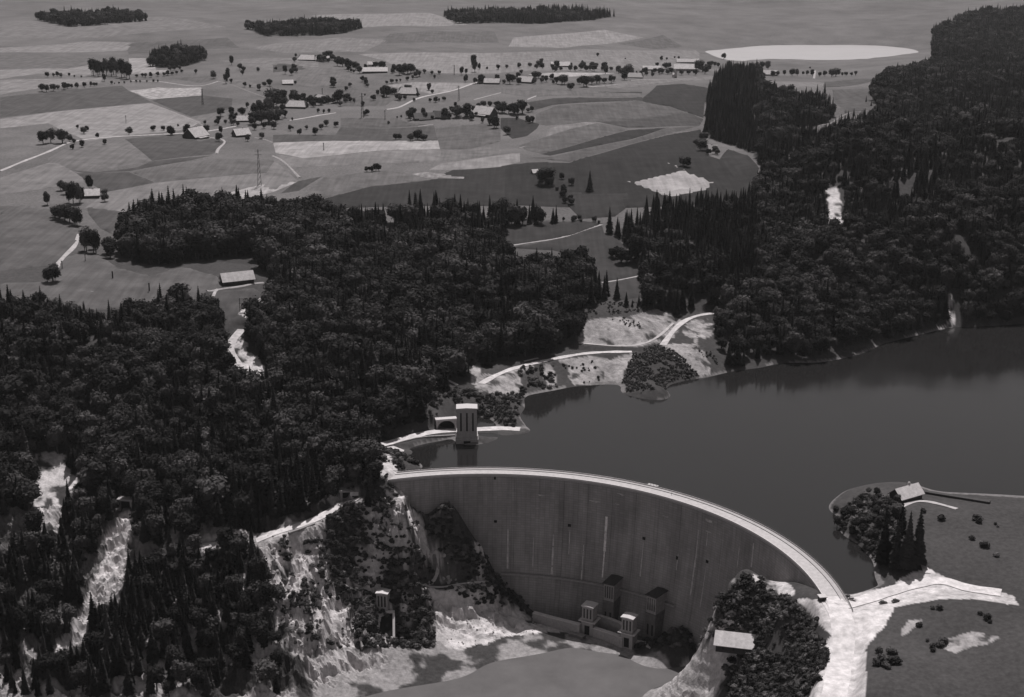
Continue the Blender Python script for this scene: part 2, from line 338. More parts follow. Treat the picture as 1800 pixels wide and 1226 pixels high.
# open glades inside those polygons: pale scree, quarry, rock
SCREE = crs(13, '560,175 650,170 690,300 690,360 640,450 630,560 580,680 540,880 500,905 480,870 380,900 340,1000 300,1190 150,1226 100,1300 60,1226 190,1080 250,950 350,760 420,560 500,330')
QUARRY = crs(9, '-90,860 60,862 150,880 130,920 240,1050 260,1100 210,1180 100,1180 60,1226') + crs(13, '100,60 130,220 80,340 30,330 -90,400')
PALE = [SCREE, QUARRY,
 crs(14, '-40,380 -40,330 180,300 400,240 430,260 440,330 440,520 430,680 520,790 620,1000 640,1226 540,1226 380,1040 240,1060 60,1010 20,860 40,640 -10,480'),
 crs(14, '1150,740 1220,770 1330,775 1420,730 1560,860 1751,960 1851,1000 1900,1040 1640,1200 1340,1226 1240,1150 1230,900'),
 crs(15, '-150,840 40,840 130,930 230,950 300,980 480,1050 500,1085 400,1100 180,1130 -150,1130'),
 crs(14, '860,0 960,-10 1040,60 1090,190 1200,330 1250,440 1180,470 1080,400 1020,230 960,150'),
 crs(14, '730,180 790,240 820,360 930,460 950,490 830,430 740,360 660,300'),
 crs(14, '1150,470 1260,460 1330,560 1420,680 1300,720 1240,650'),
 crs(14, '620,520 780,430 860,440 810,600 830,740 700,720 640,620'),
 crs(10, '790,880 840,840 900,900 960,960 990,1060 1060,1200 1000,1226 930,1100 800,980'),
 crs(10, '270,1000 400,900 460,1000 490,1150 490,1226 260,1226'),
 crs(13, '960,300 1010,300 1050,450 1010,560 970,560 950,420'),
 crs(13, '1060,470 1290,425 1390,440 1380,460 1270,470 1240,540 1090,540'),
 crs(7, '640,985 800,950 1000,950 1180,890 1300,930 1390,980 1340,1110 1210,1150 1020,1180 600,1160'),
 crs(7, '1400,1000 1600,950 1660,1020 1600,1140 1520,1100 1500,1180 1400,1060'),
 crs(11, '-200,260 0,250 150,200 280,180 400,180 420,230 380,380 300,220 160,220 150,400 -80,420'),
 crs(11, '430,150 720,110 860,150 1010,85 1060,90 960,230 950,360 900,350 860,320 560,340 500,180'),
 crs(11, '1230,20 1400,20 1540,30 1640,240 1560,270 1440,200 1300,80'),
 crs(10, '1500,150 1560,130 1640,330 1620,400 1540,330'),
 crs(16, '130,655 220,655 390,690 440,700 490,760 520,840 440,850 340,790 200,740'),
 crs(16, '520,845 700,850 890,790 1150,770 1280,740 1330,690 1420,640 1560,620 1750,710 2200,830 2250,900 1900,850 1640,850 1290,910 1260,960 1200,1050 1130,1130 1060,1250 1060,1700 600,1700 690,1226 790,1140 640,960 540,880'),
 crs(16, '1060,520 1160,480 1400,490 1360,560 1240,550 1090,545'),
 crs(16, '1620,1215 1700,1150 1790,1120 1900,1090 2100,1150 2000,1190 1850,1210 1740,1260'),
 crs(16, '1340,1080 1400,1010 1480,1000 1470,1030 1380,1120 1330,1140'),
 crs(9, '1370,0 1500,-40 1560,90 1640,130 1710,220 1650,290 1560,260 1440,150 1380,130'),
 crs(5, '1480,920 1560,860 1590,880 1640,860 1700,910 1640,930 1560,960'),
 [(1452, 334), (1474, 330), (1478, 362), (1484, 392), (1466, 404), (1450, 396), (1456, 366)],
 crs(8, '1590,1050 1690,1000 1700,930 1660,740 1700,780 1740,960 1700,1020'),
]
FW = [unproj_poly(p)[:, :2] for p in FOREST]
_cache = {}
def traced(poly, x, y, z, wx=0.0, wy=0.0):
    """which ground points lie inside an outline traced from the photograph, on the surface it was traced on"""
    key = tuple(poly)
    if key not in _cache:
        X = [p[0] for p in poly]; Y = [p[1] for p in poly]; n = max(6.0, math.sqrt((max(X) - min(X)) * (max(Y) - min(Y)) / 60))
        gx, gy = np.meshgrid(np.arange(min(X), max(X), n), np.arange(min(Y), max(Y), n)); gx = gx.ravel(); gy = gy.ravel(); k = inpoly(gx, gy, poly)
        if k.sum() < 3: gx, gy, k = np.array(X), np.array(Y), np.ones(len(X), bool)
        h = hit(gx[k], gy[k], ground)[:, 1]; _cache[key] = (np.quantile(h, .02) * .985 - 8, np.quantile(h, .97) * 1.02 + 8)
    lo, hi = _cache[key]; m = (y > lo) & (y < hi); out = np.zeros(np.shape(x), bool)
    if m.any():
        wxx = wx[m] if np.ndim(wx) else wx; wyy = wy[m] if np.ndim(wy) else wy
        a, c, d = to_px(np.stack([x[m] + wxx, y[m] + wyy, z[m]], -1)); out[m] = inpoly(a, c, poly)
    return out
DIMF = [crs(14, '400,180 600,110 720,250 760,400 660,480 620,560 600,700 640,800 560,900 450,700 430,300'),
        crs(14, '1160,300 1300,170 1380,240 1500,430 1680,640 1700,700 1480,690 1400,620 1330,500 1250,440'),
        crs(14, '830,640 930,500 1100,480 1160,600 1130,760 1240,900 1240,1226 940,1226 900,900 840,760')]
x, y = GX, GY
alb = .055 + .06 * sstep(1180, 1480, y)                           # meadow
alb *= .8 + .4 * fbm(x, y, 120, 3)
ws = np.where((x > 60) & (y < 900), 3.0, 8.0); wob = (fbm(x, y, 10, 3) - .5) * ws; wob2 = (fbm(x + 99, y + 40, 10, 3) - .5) * ws
for P in FW: alb = np.where(inpoly(x + wob * .6, y + wob2 * .6, P), .045, alb)
z0, cl = cliffness(x, y)
slope = np.hypot(*[np.gradient(GZ, axis=k) / np.maximum(np.hypot(np.gradient(GX, axis=k), np.gradient(GY, axis=k)), .1) for k in (0, 1)])
rockm = cl * (0.5 + .5 * sstep(.5, 1.1, slope)) * sstep(.44, .52, fbm(x, y, 16, 5))
rockm = rockm * np.where(inpoly(x, y, FW[0]), .25, 1)
alb = np.where(cl > .3, .05 + rockm * .40, alb)
pale = np.zeros(x.shape)
solid = np.zeros(x.shape)
for i_, P in enumerate(PALE):
    q_ = traced(P, x, y, GZ, wob, wob2) * 1.0; pale = np.maximum(pale, q_)
    if i_ in (0, 3, 20): solid = np.maximum(solid, q_)
talus = np.zeros(x.shape)
for i_ in (13, 14, 15, 16, 17, 18, 21, 22, 23): talus = np.maximum(talus, traced(PALE[i_], x, y, GZ, wob, wob2) * 1.0)
pm = np.maximum(pale * sstep(.30, .40, fbm(x + 7, y, 9, 5)), solid); pm = np.where((solid < .5) & (cl > .3), pm * (1 - .85 * sstep(2.0, 3.2, slope)), pm)
alb = alb * (1 - pm) + (.46 - .19 * talus * (solid < .5) + .3 * (fbm(x, y, 5, 3) - .5)) * pm
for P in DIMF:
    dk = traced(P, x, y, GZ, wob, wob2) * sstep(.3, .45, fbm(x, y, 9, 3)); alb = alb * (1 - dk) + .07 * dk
UPS = (np.hypot(x - DC[0], y - DC[1]) > 184) & ~inpoly(x, y, np.array([(-2000, 400), (-2000, 1300), (-70, 1060), (-88, 900), (-70, 846), (-17, 673), (190, 655), (190, 400)]))
SHORE = (np.abs(GZ + 3) < .9) & UPS
alb = np.where(SHORE & (GY < 1300) & (GY > 640) & (fbm(x, y, 25, 2) > .5), .15, alb)
alb = np.where((GZ < -4) & UPS, .03, alb)
rk = np.clip(pale + cl, 0, 1) * (1 - .75 * np.maximum.reduce([traced(PALE[20], x, y, GZ) * 1.0]))
me = mesh_np('ground', np.stack([GX, GY, GZ], -1).reshape(-1, 3), FQ, smooth=True)
for nm, arr in (('albedo', alb), ('rocky', rk)):
    at = me.attributes.new(nm, 'FLOAT', 'POINT'); at.data.foreach_set('value', arr.astype(np.float32).ravel())
m, nt, b = new_mat('ground_cover'); b.inputs['Roughness'].default_value = .95; b.inputs['Specular IOR Level'].default_value = .1
N = nt.nodes.new; L = nt.links.new
tc = N('ShaderNodeTexCoord')
a1 = N('ShaderNodeAttribute'); a1.attribute_name = 'albedo'; a2 = N('ShaderNodeAttribute'); a2.attribute_name = 'rocky'
n1 = N('ShaderNodeTexNoise'); n1.inputs['Scale'].default_value = .35; n1.inputs['Detail'].default_value = 8; n1.inputs['Roughness'].default_value = .7
n2 = N('ShaderNodeTexNoise'); n2.inputs['Scale'].default_value = .02; n2.inputs['Detail'].default_value = 5
L(tc.outputs['Object'], n1.inputs['Vector']); L(tc.outputs['Object'], n2.inputs['Vector'])
amp = N('ShaderNodeMapRange'); amp.inputs[3].default_value = 1.7; amp.inputs[4].default_value = 1.9; L(a2.outputs['Fac'], amp.inputs[0])
def math_n(op, a, c=None):
    q = N('ShaderNodeMath'); q.operation = op
    for i, v in enumerate((a, c)):
        if v is None: continue
        if hasattr(v, 'is_linked') or hasattr(v, 'links'): L(v, q.inputs[i])
        else: q.inputs[i].default_value = v
    return q.outputs[0]
v1 = math_n('MULTIPLY', math_n('SUBTRACT', n1.outputs[0], .5), amp.outputs[0])
v2 = math_n('MULTIPLY', math_n('SUBTRACT', n2.outputs[0], .5), .8)
vv = math_n('MAXIMUM', math_n('ADD', math_n('ADD', v1, v2), 1.0), .15)
val = math_n('MULTIPLY', a1.outputs['Fac'], vv); val = math_n('MINIMUM', val, .72)
mx = N('ShaderNodeMix'); mx.data_type = 'RGBA'; mx.blend_type = 'MULTIPLY'; mx.inputs[0].default_value = 1; mx.inputs[7].default_value = G(1.0)
L(val, mx.inputs[6]); L(mx.outputs[2], b.inputs['Base Color'])
bp = N('ShaderNodeBump'); bp.inputs['Distance'].default_value = 1.2; L(n1.outputs[0], bp.inputs['Height']); L(math_n('MULTIPLY', a2.outputs['Fac'], .5), bp.inputs['Strength']); L(bp.outputs[0], b.inputs['Normal'])
fc = (cl > .3).astype(bool); fq = ~(fc[:-1, :-1].ravel()); me.polygons.foreach_set('use_smooth', fq[:len(me.polygons)]) if len(fq) == len(me.polygons) else None
gr = link('ground', me, m); gr['kind'] = 'structure'

# ------------------------------------------------------------------ lakes
wm, nt, b = new_mat('lake_water'); b.inputs['Base Color'].default_value = G(.014); b.inputs['Roughness'].default_value = .11; b.inputs['IOR'].default_value = 1.33
no = nt.nodes.new('ShaderNodeTexNoise'); no.inputs['Scale'].default_value = .25; no.inputs['Detail'].default_value = 4
rn = nt.nodes.new('ShaderNodeTexNoise'); rn.inputs['Scale'].default_value = .012; rn.inputs['Detail'].default_value = 5; rr_ = nt.nodes.new('ShaderNodeMapRange'); rr_.inputs[1].default_value = .35; rr_.inputs[2].default_value = .65; rr_.inputs[3].default_value = .04; rr_.inputs[4].default_value = .16
nt.links.new(rn.outputs[0], rr_.inputs[0]); nt.links.new(rr_.outputs[0], b.inputs['Roughness'])
bp = nt.nodes.new('ShaderNodeBump'); bp.inputs['Strength'].default_value = .05; bp.inputs['Distance'].default_value = .3
tc = nt.nodes.new('ShaderNodeTexCoord'); nt.links.new(tc.outputs['Object'], rn.inputs['Vector']); nt.links.new(tc.outputs['Object'], no.inputs['Vector']); nt.links.new(no.outputs[0], bp.inputs['Height']); nt.links.new(bp.outputs[0], b.inputs['Normal'])
LV = -3.0
arc = [dam_pt(a, R_UP - 4, LV) for a in range(int(A0), 110, 2)]
lk = [(900, 640, LV), (210, 660, LV)] + arc + [(-82, 860, LV), (-88, 900, LV), (-60, 960, LV), (-10, 1050, LV), (60, 1120, LV), (300, 1300, LV), (1400, 1300, LV)]
me = bpy.data.meshes.new('lake'); me.from_pydata(lk, [], [tuple(range(len(lk)))]); me.update()
o = link('lake', me, wm); o['kind'] = 'structure'
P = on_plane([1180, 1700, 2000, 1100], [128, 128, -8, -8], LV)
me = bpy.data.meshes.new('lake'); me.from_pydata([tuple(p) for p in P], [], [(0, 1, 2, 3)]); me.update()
o = link('distant_lake', me, mat('painted_glare_water', .38, .25, .04, .01, .5)); o['kind'] = 'structure'  # base colour lightened to stand in for glitter and haze on the far water
# river pool at the foot of the dam and downstream
rw = mat('river_water', .12, .2, .15, .05, .5)
me = bpy.data.meshes.new('river'); pts = [(300, 640), (175, 800), (60, 870), (-80, 860), (-250, 840), (-700, 800), (-700, 150), (200, 150)]
me.from_pydata([(a, c, -87.2) for a, c in pts], [], [tuple(range(len(pts)))]); me.update()
o = link('river', me, rw); o['kind'] = 'structure'

# ------------------------------------------------------------------ fields, draped on the ground
def field_mat(i, tone, mott, ang):
    m, nt, b = new_mat('field_%d' % i); b.inputs['Roughness'].default_value = .95; b.inputs['Specular IOR Level'].default_value = .1
    N = nt.nodes.new; L = nt.links.new
    tc = N('ShaderNodeTexCoord'); mp = N('ShaderNodeMapping'); mp.inputs['Rotation'].default_value = (0, 0, ang); mp.inputs['Scale'].default_value = (.25, .012, .1)
    n1 = N('ShaderNodeTexNoise'); n1.inputs['Scale'].default_value = 1; n1.inputs['Detail'].default_value = 3
    n2 = N('ShaderNodeTexNoise'); n2.inputs['Scale'].default_value = .05 if not mott else .12; n2.inputs['Detail'].default_value = 6; n2.inputs['Roughness'].default_value = .65
    L(tc.outputs['Object'], mp.inputs['Vector']); L(mp.outputs[0], n1.inputs['Vector']); L(tc.outputs['Object'], n2.inputs['Vector'])
    r1 = N('ShaderNodeMapRange'); r1.inputs[1].default_value = .3; r1.inputs[2].default_value = .7; r1.inputs[3].default_value = .84; r1.inputs[4].default_value = 1.16; L(n1.outputs[0], r1.inputs[0])
    r2 = N('ShaderNodeMapRange'); r2.inputs[1].default_value = .3; r2.inputs[2].default_value = .7; k = .55 if mott else .26; r2.inputs[3].default_value = 1 - k; r2.inputs[4].default_value = 1 + k; L(n2.outputs[0], r2.inputs[0])
    q = N('ShaderNodeMath'); q.operation = 'MULTIPLY'; L(r1.outputs[0], q.inputs[0]); L(r2.outputs[0], q.inputs[1])
    mx = N('ShaderNodeMix'); mx.data_type = 'RGBA'; mx.blend_type = 'MULTIPLY'; mx.inputs[0].default_value = 1; mx.inputs[6].default_value = G(tone); L(q.outputs[0], mx.inputs[7]); L(mx.outputs[2], b.inputs['Base Color'])
    return m
FIELDS = [
 (1, .19, 0, '-350,20 300,-30 700,-20 620,40 -350,55'), (1, .11, 0, '620,-20 1400,-60 1500,20 640,70'), (2, .17, 0, '-200,20 500,-60 900,-40 700,50 100,60'), (2, .12, 0, '900,-90 1700,-110 1740,-20 800,-10'), (3, .21, 0, '100,-60 800,-120 1100,-60 500,20 60,10'), (3, .13, 0, '900,-10 1250,-80 1400,10 1200,30'), (1, .16, 0, '-350,-180 900,-220 1400,-140 500,-60 -350,-60'), (2, .20, 0, '300,-230 1200,-250 1500,-160 600,-130'),
 (1, .13, 0, '-350,60 350,100 345,150 170,180 -350,190'), (1, .20, 0, '-350,190 170,180 345,150 350,240 0,215 -350,260'), (1, .25, 0, '640,100 830,100 850,190 960,190 960,215 660,220'),
 (1, .19, 0, '-350,270 440,250 420,290 20,325 -350,380'), (1, .095, 0, '-350,400 20,362 590,310 640,350 820,440 20,515 -350,560'), (1, .27, 1, '640,350 860,325 1200,325 1200,385 870,412 800,415'),
 (1, .085, 0, '820,425 870,412 1200,385 1440,410 1430,490 1120,550 900,460'), (1, .215, 0, '-350,570 20,520 810,445 1000,515 1200,592 1080,650 700,685 470,715 330,738 20,600 -350,640'),
 (1, .15, 0, '1130,550 1430,510 1350,600 1210,592'), (1, .145, 0, '190,780 600,722 820,890 380,975 200,960 20,900 20,870'), (1, .09, 0, '610,722 1070,675 1180,740 1280,715 1400,750 1280,840 820,890'),
 (1, .165, 0, '-350,1020 20,905 110,910 200,965 290,1020 290,1050 20,1100 -350,1150'), (1, .085, 0, '200,962 380,978 700,942 820,893 1280,850 1100,890 640,970 300,985'),
 (1, .085, 0, '240,985 640,977 840,1055 460,1130 300,1040'), (1, .13, 0, '650,975 1100,900 1320,870 1751,880 1800,985 1300,1010 850,1055'),
 (1, .17, 0, '480,1130 850,1060 1751,980 1751,1050 1280,1160 1140,1150 940,1226 600,1300 300,1250'), (1, .28, 0, '1150,1226 1280,1165 1760,1050 1950,1050 1751,1130 1350,1226'),
 (1, .12, 0, '950,250 1300,235 1330,262 1200,292 1100,275'), (1, .16, 0, '1500,140 1751,150 1751,200 1550,170'), (1, .15, 0, '1340,275 1760,380 1760,330 1480,270'),
 (1, .165, 0, '1330,120 1760,95 2100,110 2100,190 1500,135'),
 (2, .26, 0, '0,750 480,737 1270,735 1285,800 850,810 450,850 230,870 20,830'), (2, .17, 0, '20,840 230,873 450,855 850,814 1290,805 1290,900 700,915 150,940 100,930'),
 (2, .09, 0, '0,690 480,690 520,630 900,640 1240,620 1270,733 480,735 0,747'), (2, .20, 0, '1200,960 1290,912 1751,845 1900,830 1900,900 1751,935 1380,960'),
 (2, .05, 0, '320,1200 740,1090 1200,1040 1380,962 1751,937 1970,905 2100,1226 300,1260'), (2, .13, 0, '210,1170 400,1010 900,960 1020,990 1200,1035 740,1088 320,1195'),
 (2, .17, 0, '-100,1090 -20,890 40,910 195,1048 0,1120'), (2, .115, 0, '1285,800 1250,640 1751,590 1751,740 1500,800'), (2, .20, 0, '660,70 1751,60 1751,215 1250,215 1000,170 860,120'),
 (2, .22, 0, '870,310 1080,285 1520,290 1550,298 1230,380 1110,350'), (2, .09, 0, '0,140 230,150 260,185 0,210'), (2, .09, 0, '270,200 400,190 410,215 300,225'), (2, .14, 0, '240,165 560,180 620,300 260,330 160,300 200,220'),
 (2, .12, 0, '380,380 620,330 1000,380 860,470 500,470'), (2, .145, 0, '1290,810 1500,805 1751,750 1751,840 1290,895'), (2, .11, 0, '520,560 940,560 1050,600 1240,610 900,635 520,625'),
 (2, .08, 0, '200,1120 380,1010 180,1050 60,1140'), (2, .20, 1, '1060,990 1180,975 1500,1020 1480,1040 1220,1035'),
 (3, .20, 0, '0,60 1500,40 1530,60 1530,180 900,200 0,215'), (3, .28, 0, '210,225 880,215 700,235 380,250'), (3, .19, 0, '700,318 950,290 1340,255 1720,235 1700,260 1340,278 1200,300 900,330'),
 (3, .06, 0, '1080,440 1100,400 1200,310 1400,297 1600,330 1660,380 1570,440 1560,560 1300,470'), (3, .125, 0, '270,530 420,470 900,440 1030,415 1130,440 1300,475 1450,520 1000,570 760,590 350,620 270,600'),
 (3, .075, 0, '200,440 400,410 1090,400 1100,430 900,432 400,460 260,500'), (3, .19, 0, '360,650 440,620 720,585 760,595 560,640 350,705'),
 (3, .13, 0, '140,770 350,705 560,640 740,600 970,635 980,650 310,835 200,810'), (3, .055, 0, '310,838 980,655 1300,632 1250,642 1000,725 640,795 380,850'),
 (3, .115, 0, '220,865 400,858 640,800 1000,730 1250,645 1530,622 1260,690 1000,760 530,900 430,890'), (3, .05, 0, '220,905 530,905 1000,765 1280,692 1540,650 1600,850 1751,900 1990,1000 1960,1226 1500,1226 0,1226 0,930'),
 (3, .27, 0, '940,1045 1010,1060 1390,965 1250,900 1275,900 1400,955 1640,1060 1600,1120 1300,1180 1110,1110'), (3, .095, 0, '760,592 1000,572 1450,522 1560,570 1530,620 980,636'),
 (3, .15, 0, '0,330 500,340 690,330 700,355 1090,370 1090,395 400,390 200,400 0,370'), (3, .06, 0, '0,560 130,560 300,605 280,640 200,700 90,720 0,640'), (3, .065, 0, '700,358 1090,358 1085,372 720,368'),
 (4, .19, 0, '280,280 740,290 720,330 350,320'), (4, .11, 0, '740,285 1000,262 1240,265 1100,280 850,320 730,325'), (4, .17, 0, '850,325 1110,283 1240,268 1200,300 1120,330'),
 (4, .06, 0, '0,800 150,850 240,950 180,1050 30,1020 -20,1000 -80,900'), (4, .085, 0, '280,650 640,600 700,620 560,680 360,710'), (4, .12, 0, '800,340 1130,335 1200,400 1150,500 900,540 820,450'),
 (7, .055, 0, '20,265 300,230 640,215 790,235 560,322 200,385 50,405 0,340'), (7, .06, 0, '60,420 460,352 780,250 800,320 900,350 960,420 1050,540 1075,630 900,670 720,680 650,500 400,440'),
 (7, .07, 0, '900,682 1065,648 1080,800 900,830'), (7, .05, 0, '520,0 1000,0 960,120 880,180 620,200 480,60'),
 (5, .11, 0, '320,110 640,150 620,230 540,330 420,270 330,160'), (5, .125, 0, '-350,100 30,120 250,260 240,390 110,500 30,560 -350,600'), (5, .13, 0, '260,460 420,480 560,580 800,640 1050,570 1320,640 1360,720 1240,760 1120,860 760,900 300,900 -350,860 -350,700 80,680 90,580 150,500'),
 (5, .105, 0, '1310,760 1600,730 1690,790 1560,840 1480,930 1400,1000 1380,860 1300,800'),
]
def drape(name, poly, step, off, m, kind='structure'):
    poly = [tuple(p) for p in poly]
    xs = [p[0] for p in poly]; ys = [p[1] for p in poly]
    # densify the outline
    out = []
    for i in range(len(poly)):
        a, c = poly[i], poly[(i + 1) % len(poly)]; n = max(1, int(math.dist(a, c) / step))
        for k in range(n): out.append((a[0] + (c[0] - a[0]) * k / n, a[1] + (c[1] - a[1]) * k / n))
    gx, gy = np.meshgrid(np.arange(min(xs), max(xs), step), np.arange(min(ys), max(ys), step)); gx = gx.ravel(); gy = gy.ravel()
    k = inpoly(gx, gy, poly); pts = [Vector(p) for p in out] + [Vector((a, c)) for a, c in zip(gx[k], gy[k])]
    n = len(out); r = delaunay_2d_cdt(pts, [(i, (i + 1) % n) for i in range(n)], [], 1, 1e-3)
    V = np.array([(v.x, v.y) for v in r[0]]); off = np.array([.06 if any(j < n for j in q) or not q else off for q in r[3]])
    if not len(r[2]): return None
    Z = ground(V[:, 0], V[:, 1]) + off
    me = mesh_np(name, np.c_[V, Z], np.array([list(f) for f in r[2] if len(f) == 3]), smooth=True)
    o = link(name, me, m); 
    if kind: o['kind'] = kind
    return o
for i, (c, tone, mott, s) in enumerate(FIELDS):
    P = unproj_poly(crs(c, s))[:, :2]
    d = P[:, 1].mean(); st = max(4, d / 220)
    drape('field', P, st, .22 + .012 * i + (.6 if tone == .27 and c == 3 else 0), field_mat(i, .125 * (tone / .125) ** 1.3 * (.80 if c != 7 else 1.0) * (1.0 if c < 3 or tone > .2 else .85), mott, RNG.random() * 3.14))

# ------------------------------------------------------------------ roads and tracks
road_m = {}
for (nm, wd, tone, lev, P) in road_w:
    if tone not in road_m: road_m[tone] = mat('gravel_%d' % int(tone * 100), tone * .84, .95, .28, .25, .1)
    V = []; n = len(P)
    for i in range(n):
        d = P[min(i + 1, n - 1)] - P[max(i - 1, 0)]; d = d[:2] / max(np.hypot(d[0], d[1]), 1e-6); nx, ny = -d[1], d[0]
        ww = wd * (.95 + (.15 if wd < 6 else .03) * math.sin(i * .9))
        for s in (-.5, -.17, .17, .5): V.append((P[i][0] + nx * ww * s, P[i][1] + ny * ww * s))
    V = np.array(V); Z = ground(V[:, 0], V[:, 1]) + (np.tile([.12, .75, .75, .12], n) if not lev else .18)
    if lev:  # level across
        Z = Z.reshape(-1, 4); Z[:] = np.maximum(Z[:, 1:3].max(1), P[:, 2])[:, None] + .12; Z = Z.ravel()
    F = [(4 * i + k, 4 * i + k + 1, 4 * i + k + 5, 4 * i + k + 4) for i in range(n - 1) for k in range(3)]
    me = mesh_np(nm, np.c_[V, Z], F); o = link(nm, me, road_m[tone]); o['kind'] = 'structure'

# ------------------------------------------------------------------ air
hb = MB().box(-13000, 13000, -400, 13000, -110, 700).build('haze', None); hb['kind'] = 'stuff'
hm = bpy.data.materials.new('haze_air'); hm.use_nodes = True; hm.node_tree.nodes.clear()
ho = hm.node_tree.nodes.new('ShaderNodeOutputMaterial'); hv = hm.node_tree.nodes.new('ShaderNodeVolumePrincipled'); hv.inputs['Color'].default_value = (.93, .93, .94, 1); hv.inputs['Density'].default_value = 1.7e-5; hv.inputs['Anisotropy'].default_value = .2
hm.node_tree.links.new(hv.outputs[0], ho.inputs['Volume']); hb.data.materials.append(hm)

# ------------------------------------------------------------------ the dam
def at_r(px, py, r):
    d = rays(px, py); ts = np.linspace(600, 1150, 4000); P = d * ts[:, None] + (0, 0, CAM_H)
    g = (np.hypot(P[:, 0] - DC[0], P[:, 1] - DC[1]) > r) & (P[:, 1] > 640); return P[np.argmax(g)]
def top_z(P, py):            # height at which the vertical above P shows at row py
    y = P[1]; k = -(py - 613) / F_PX; # up/dep = k
    dz = y * (k * CP - SP) / (CP + k * SP); return CAM_H + dz
conc_m, nt, b = new_mat('dam_concrete'); b.inputs['Roughness'].default_value = .9; b.inputs['Specular IOR Level'].default_value = .15
N = nt.nodes.new; L = nt.links.new
uv = N('ShaderNodeUVMap'); br = N('ShaderNodeTexBrick'); br.offset = 0; br.inputs['Scale'].default_value = 1; br.inputs['Brick Width'].default_value = 3.0; br.inputs['Row Height'].default_value = 1.5
br.inputs['Mortar Size'].default_value = .09; br.inputs['Mortar Smooth'].default_value = .4; br.inputs['Color1'].default_value = G(.27); br.inputs['Color2'].default_value = G(.235); br.inputs['Mortar'].default_value = G(.16)
L(uv.outputs[0], br.inputs['Vector'])
mp = N('ShaderNodeMapping'); mp.inputs['Scale'].default_value = (.13, .014, 1); n1 = N('ShaderNodeTexNoise'); n1.inputs['Scale'].default_value = 1; n1.inputs['Detail'].default_value = 8; n1.inputs['Roughness'].default_value = .7
L(uv.outputs[0], mp.inputs['Vector']); L(mp.outputs[0], n1.inputs['Vector'])
r1 = N('ShaderNodeMapRange'); r1.inputs[1].default_value = .3; r1.inputs[2].default_value = .75; r1.inputs[3].default_value = .72; r1.inputs[4].default_value = 1.38; L(n1.outputs[0], r1.inputs[0])
mp2 = N('ShaderNodeMapping'); mp2.inputs['Scale'].default_value = (.05, .05, 1); n2 = N('ShaderNodeTexNoise'); n2.inputs['Detail'].default_value = 5; n2.inputs['Scale'].default_value = 1
L(uv.outputs[0], mp2.inputs['Vector']); L(mp2.outputs[0], n2.inputs['Vector'])
r2 = N('ShaderNodeMapRange'); r2.inputs[1].default_value = .3; r2.inputs[2].default_value = .7; r2.inputs[3].default_value = .85; r2.inputs[4].default_value = 1.15; L(n2.outputs[0], r2.inputs[0])
q = N('ShaderNodeMath'); q.operation = 'MULTIPLY'; L(r1.outputs[0], q.inputs[0]); L(r2.outputs[0], q.inputs[1])
mx = N('ShaderNodeMix'); mx.data_type = 'RGBA'; mx.blend_type = 'MULTIPLY'; mx.inputs[0].default_value = 1; L(br.outputs[0], mx.inputs[6]); L(q.outputs[0], mx.inputs[7]); L(mx.outputs[2], b.inputs['Base Color'])
pave_m = mat('crest_paving', .41, .9, .16, .4, .15); walk_m = mat('crest_walkway', .36, .9, .1, .4, .15)
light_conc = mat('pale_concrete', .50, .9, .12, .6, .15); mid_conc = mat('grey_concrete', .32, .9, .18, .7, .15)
dark_m = mat('dark_opening', .015, .9, .1, 1, .1); lime_m = mat('lime_streak', .70, .9, .35, .5, .1); iron_m = mat('painted_iron', .05, .6, .2, 2, .3)
glass_m = mat('window_glass', .03, .15, .1, 1, .5); dark_roof = mat('dark_roof', .045, .85, .25, .8, .2)
dam = empty('arch_dam', dam_pt(52, R_DN, -87), 0, 'tall curved concrete arch dam carrying a pale road between rocky banks', 'dam')
dl = Vector(dam.location)
def wp(bx): return bx  # geometry is given in world space; parts are offset back to the dam's base
def cyl_grid(a0, a1, prof, nseg, closed=True):
    """prof: list of (r, z); swept from a0 to a1 degrees"""
    V, F, UV = [], [], []
    n = len(prof)
    for i in range(nseg + 1):
        a = a0 + (a1 - a0) * i / nseg
        for (r, z) in prof: p = dam_pt(a, r, z); V.append((p[0] - dl.x, p[1] - dl.y, p[2] - dl.z)); UV.append((R(a) * 175, z))
    for i in range(nseg):
        for k in range(n if closed else n - 1):
            k2 = (k + 1) % n; F.append((i * n + k, i * n + k2, (i + 1) * n + k2, (i + 1) * n + k))
    if closed: F += [tuple(range(n))[::-1], tuple(nseg * n + k for k in range(n))]
    return V, F, UV
def sweep(name, a0, a1, prof, nseg, m, parent=dam):
    V, F, UV = cyl_grid(a0, a1, prof, nseg)
    me = bpy.data.meshes.new(name); me.from_pydata(V, [], F); me.update()
    ul = me.uv_layers.new(name='UVMap')
    vi = np.zeros(len(me.loops), int); me.loops.foreach_get('vertex_index', vi); ul.data.foreach_set('uv', np.array(UV, np.float32)[vi].ravel())
    o = link(name, me, m, parent); return o
nb = 22; zz = [-3.2, -8, -16, -26, -38, -50, -62, -74, -88]
for i in range(nb):
    a, c = A0 + (A1 - A0) * i / nb, A0 + (A1 - A0) * (i + 1) / nb; gp = .025
    sweep('wall_block', a + gp, c - gp, [(R_UP - .3, -1.2), (R_UP - .3, -88)] + [(float(face_r(z)), z) for z in reversed(zz)] + [(174.6, -1.2)], 4, conc_m)
sweep('joint_core', A0, A1, [(R_UP - 1, -1.4), (R_UP - 1, -87.5)] + [(float(face_r(z)) + .3, z) for z in reversed(zz)] + [(174.9, -1.4)], 60, conc_m)
sweep('crest_slab', A0, A1, [(R_UP, 0), (R_UP, -1.2), (R_DN - .9, -1.2), (R_DN - .9, 0)], 90, mid_conc)
sweep('roadway', A0 - 1, A1, [(R_UP - 3.3, .06), (R_UP - 3.3, .004), (R_DN - .3, .004), (R_DN - .3, .06)], 90, pave_m)
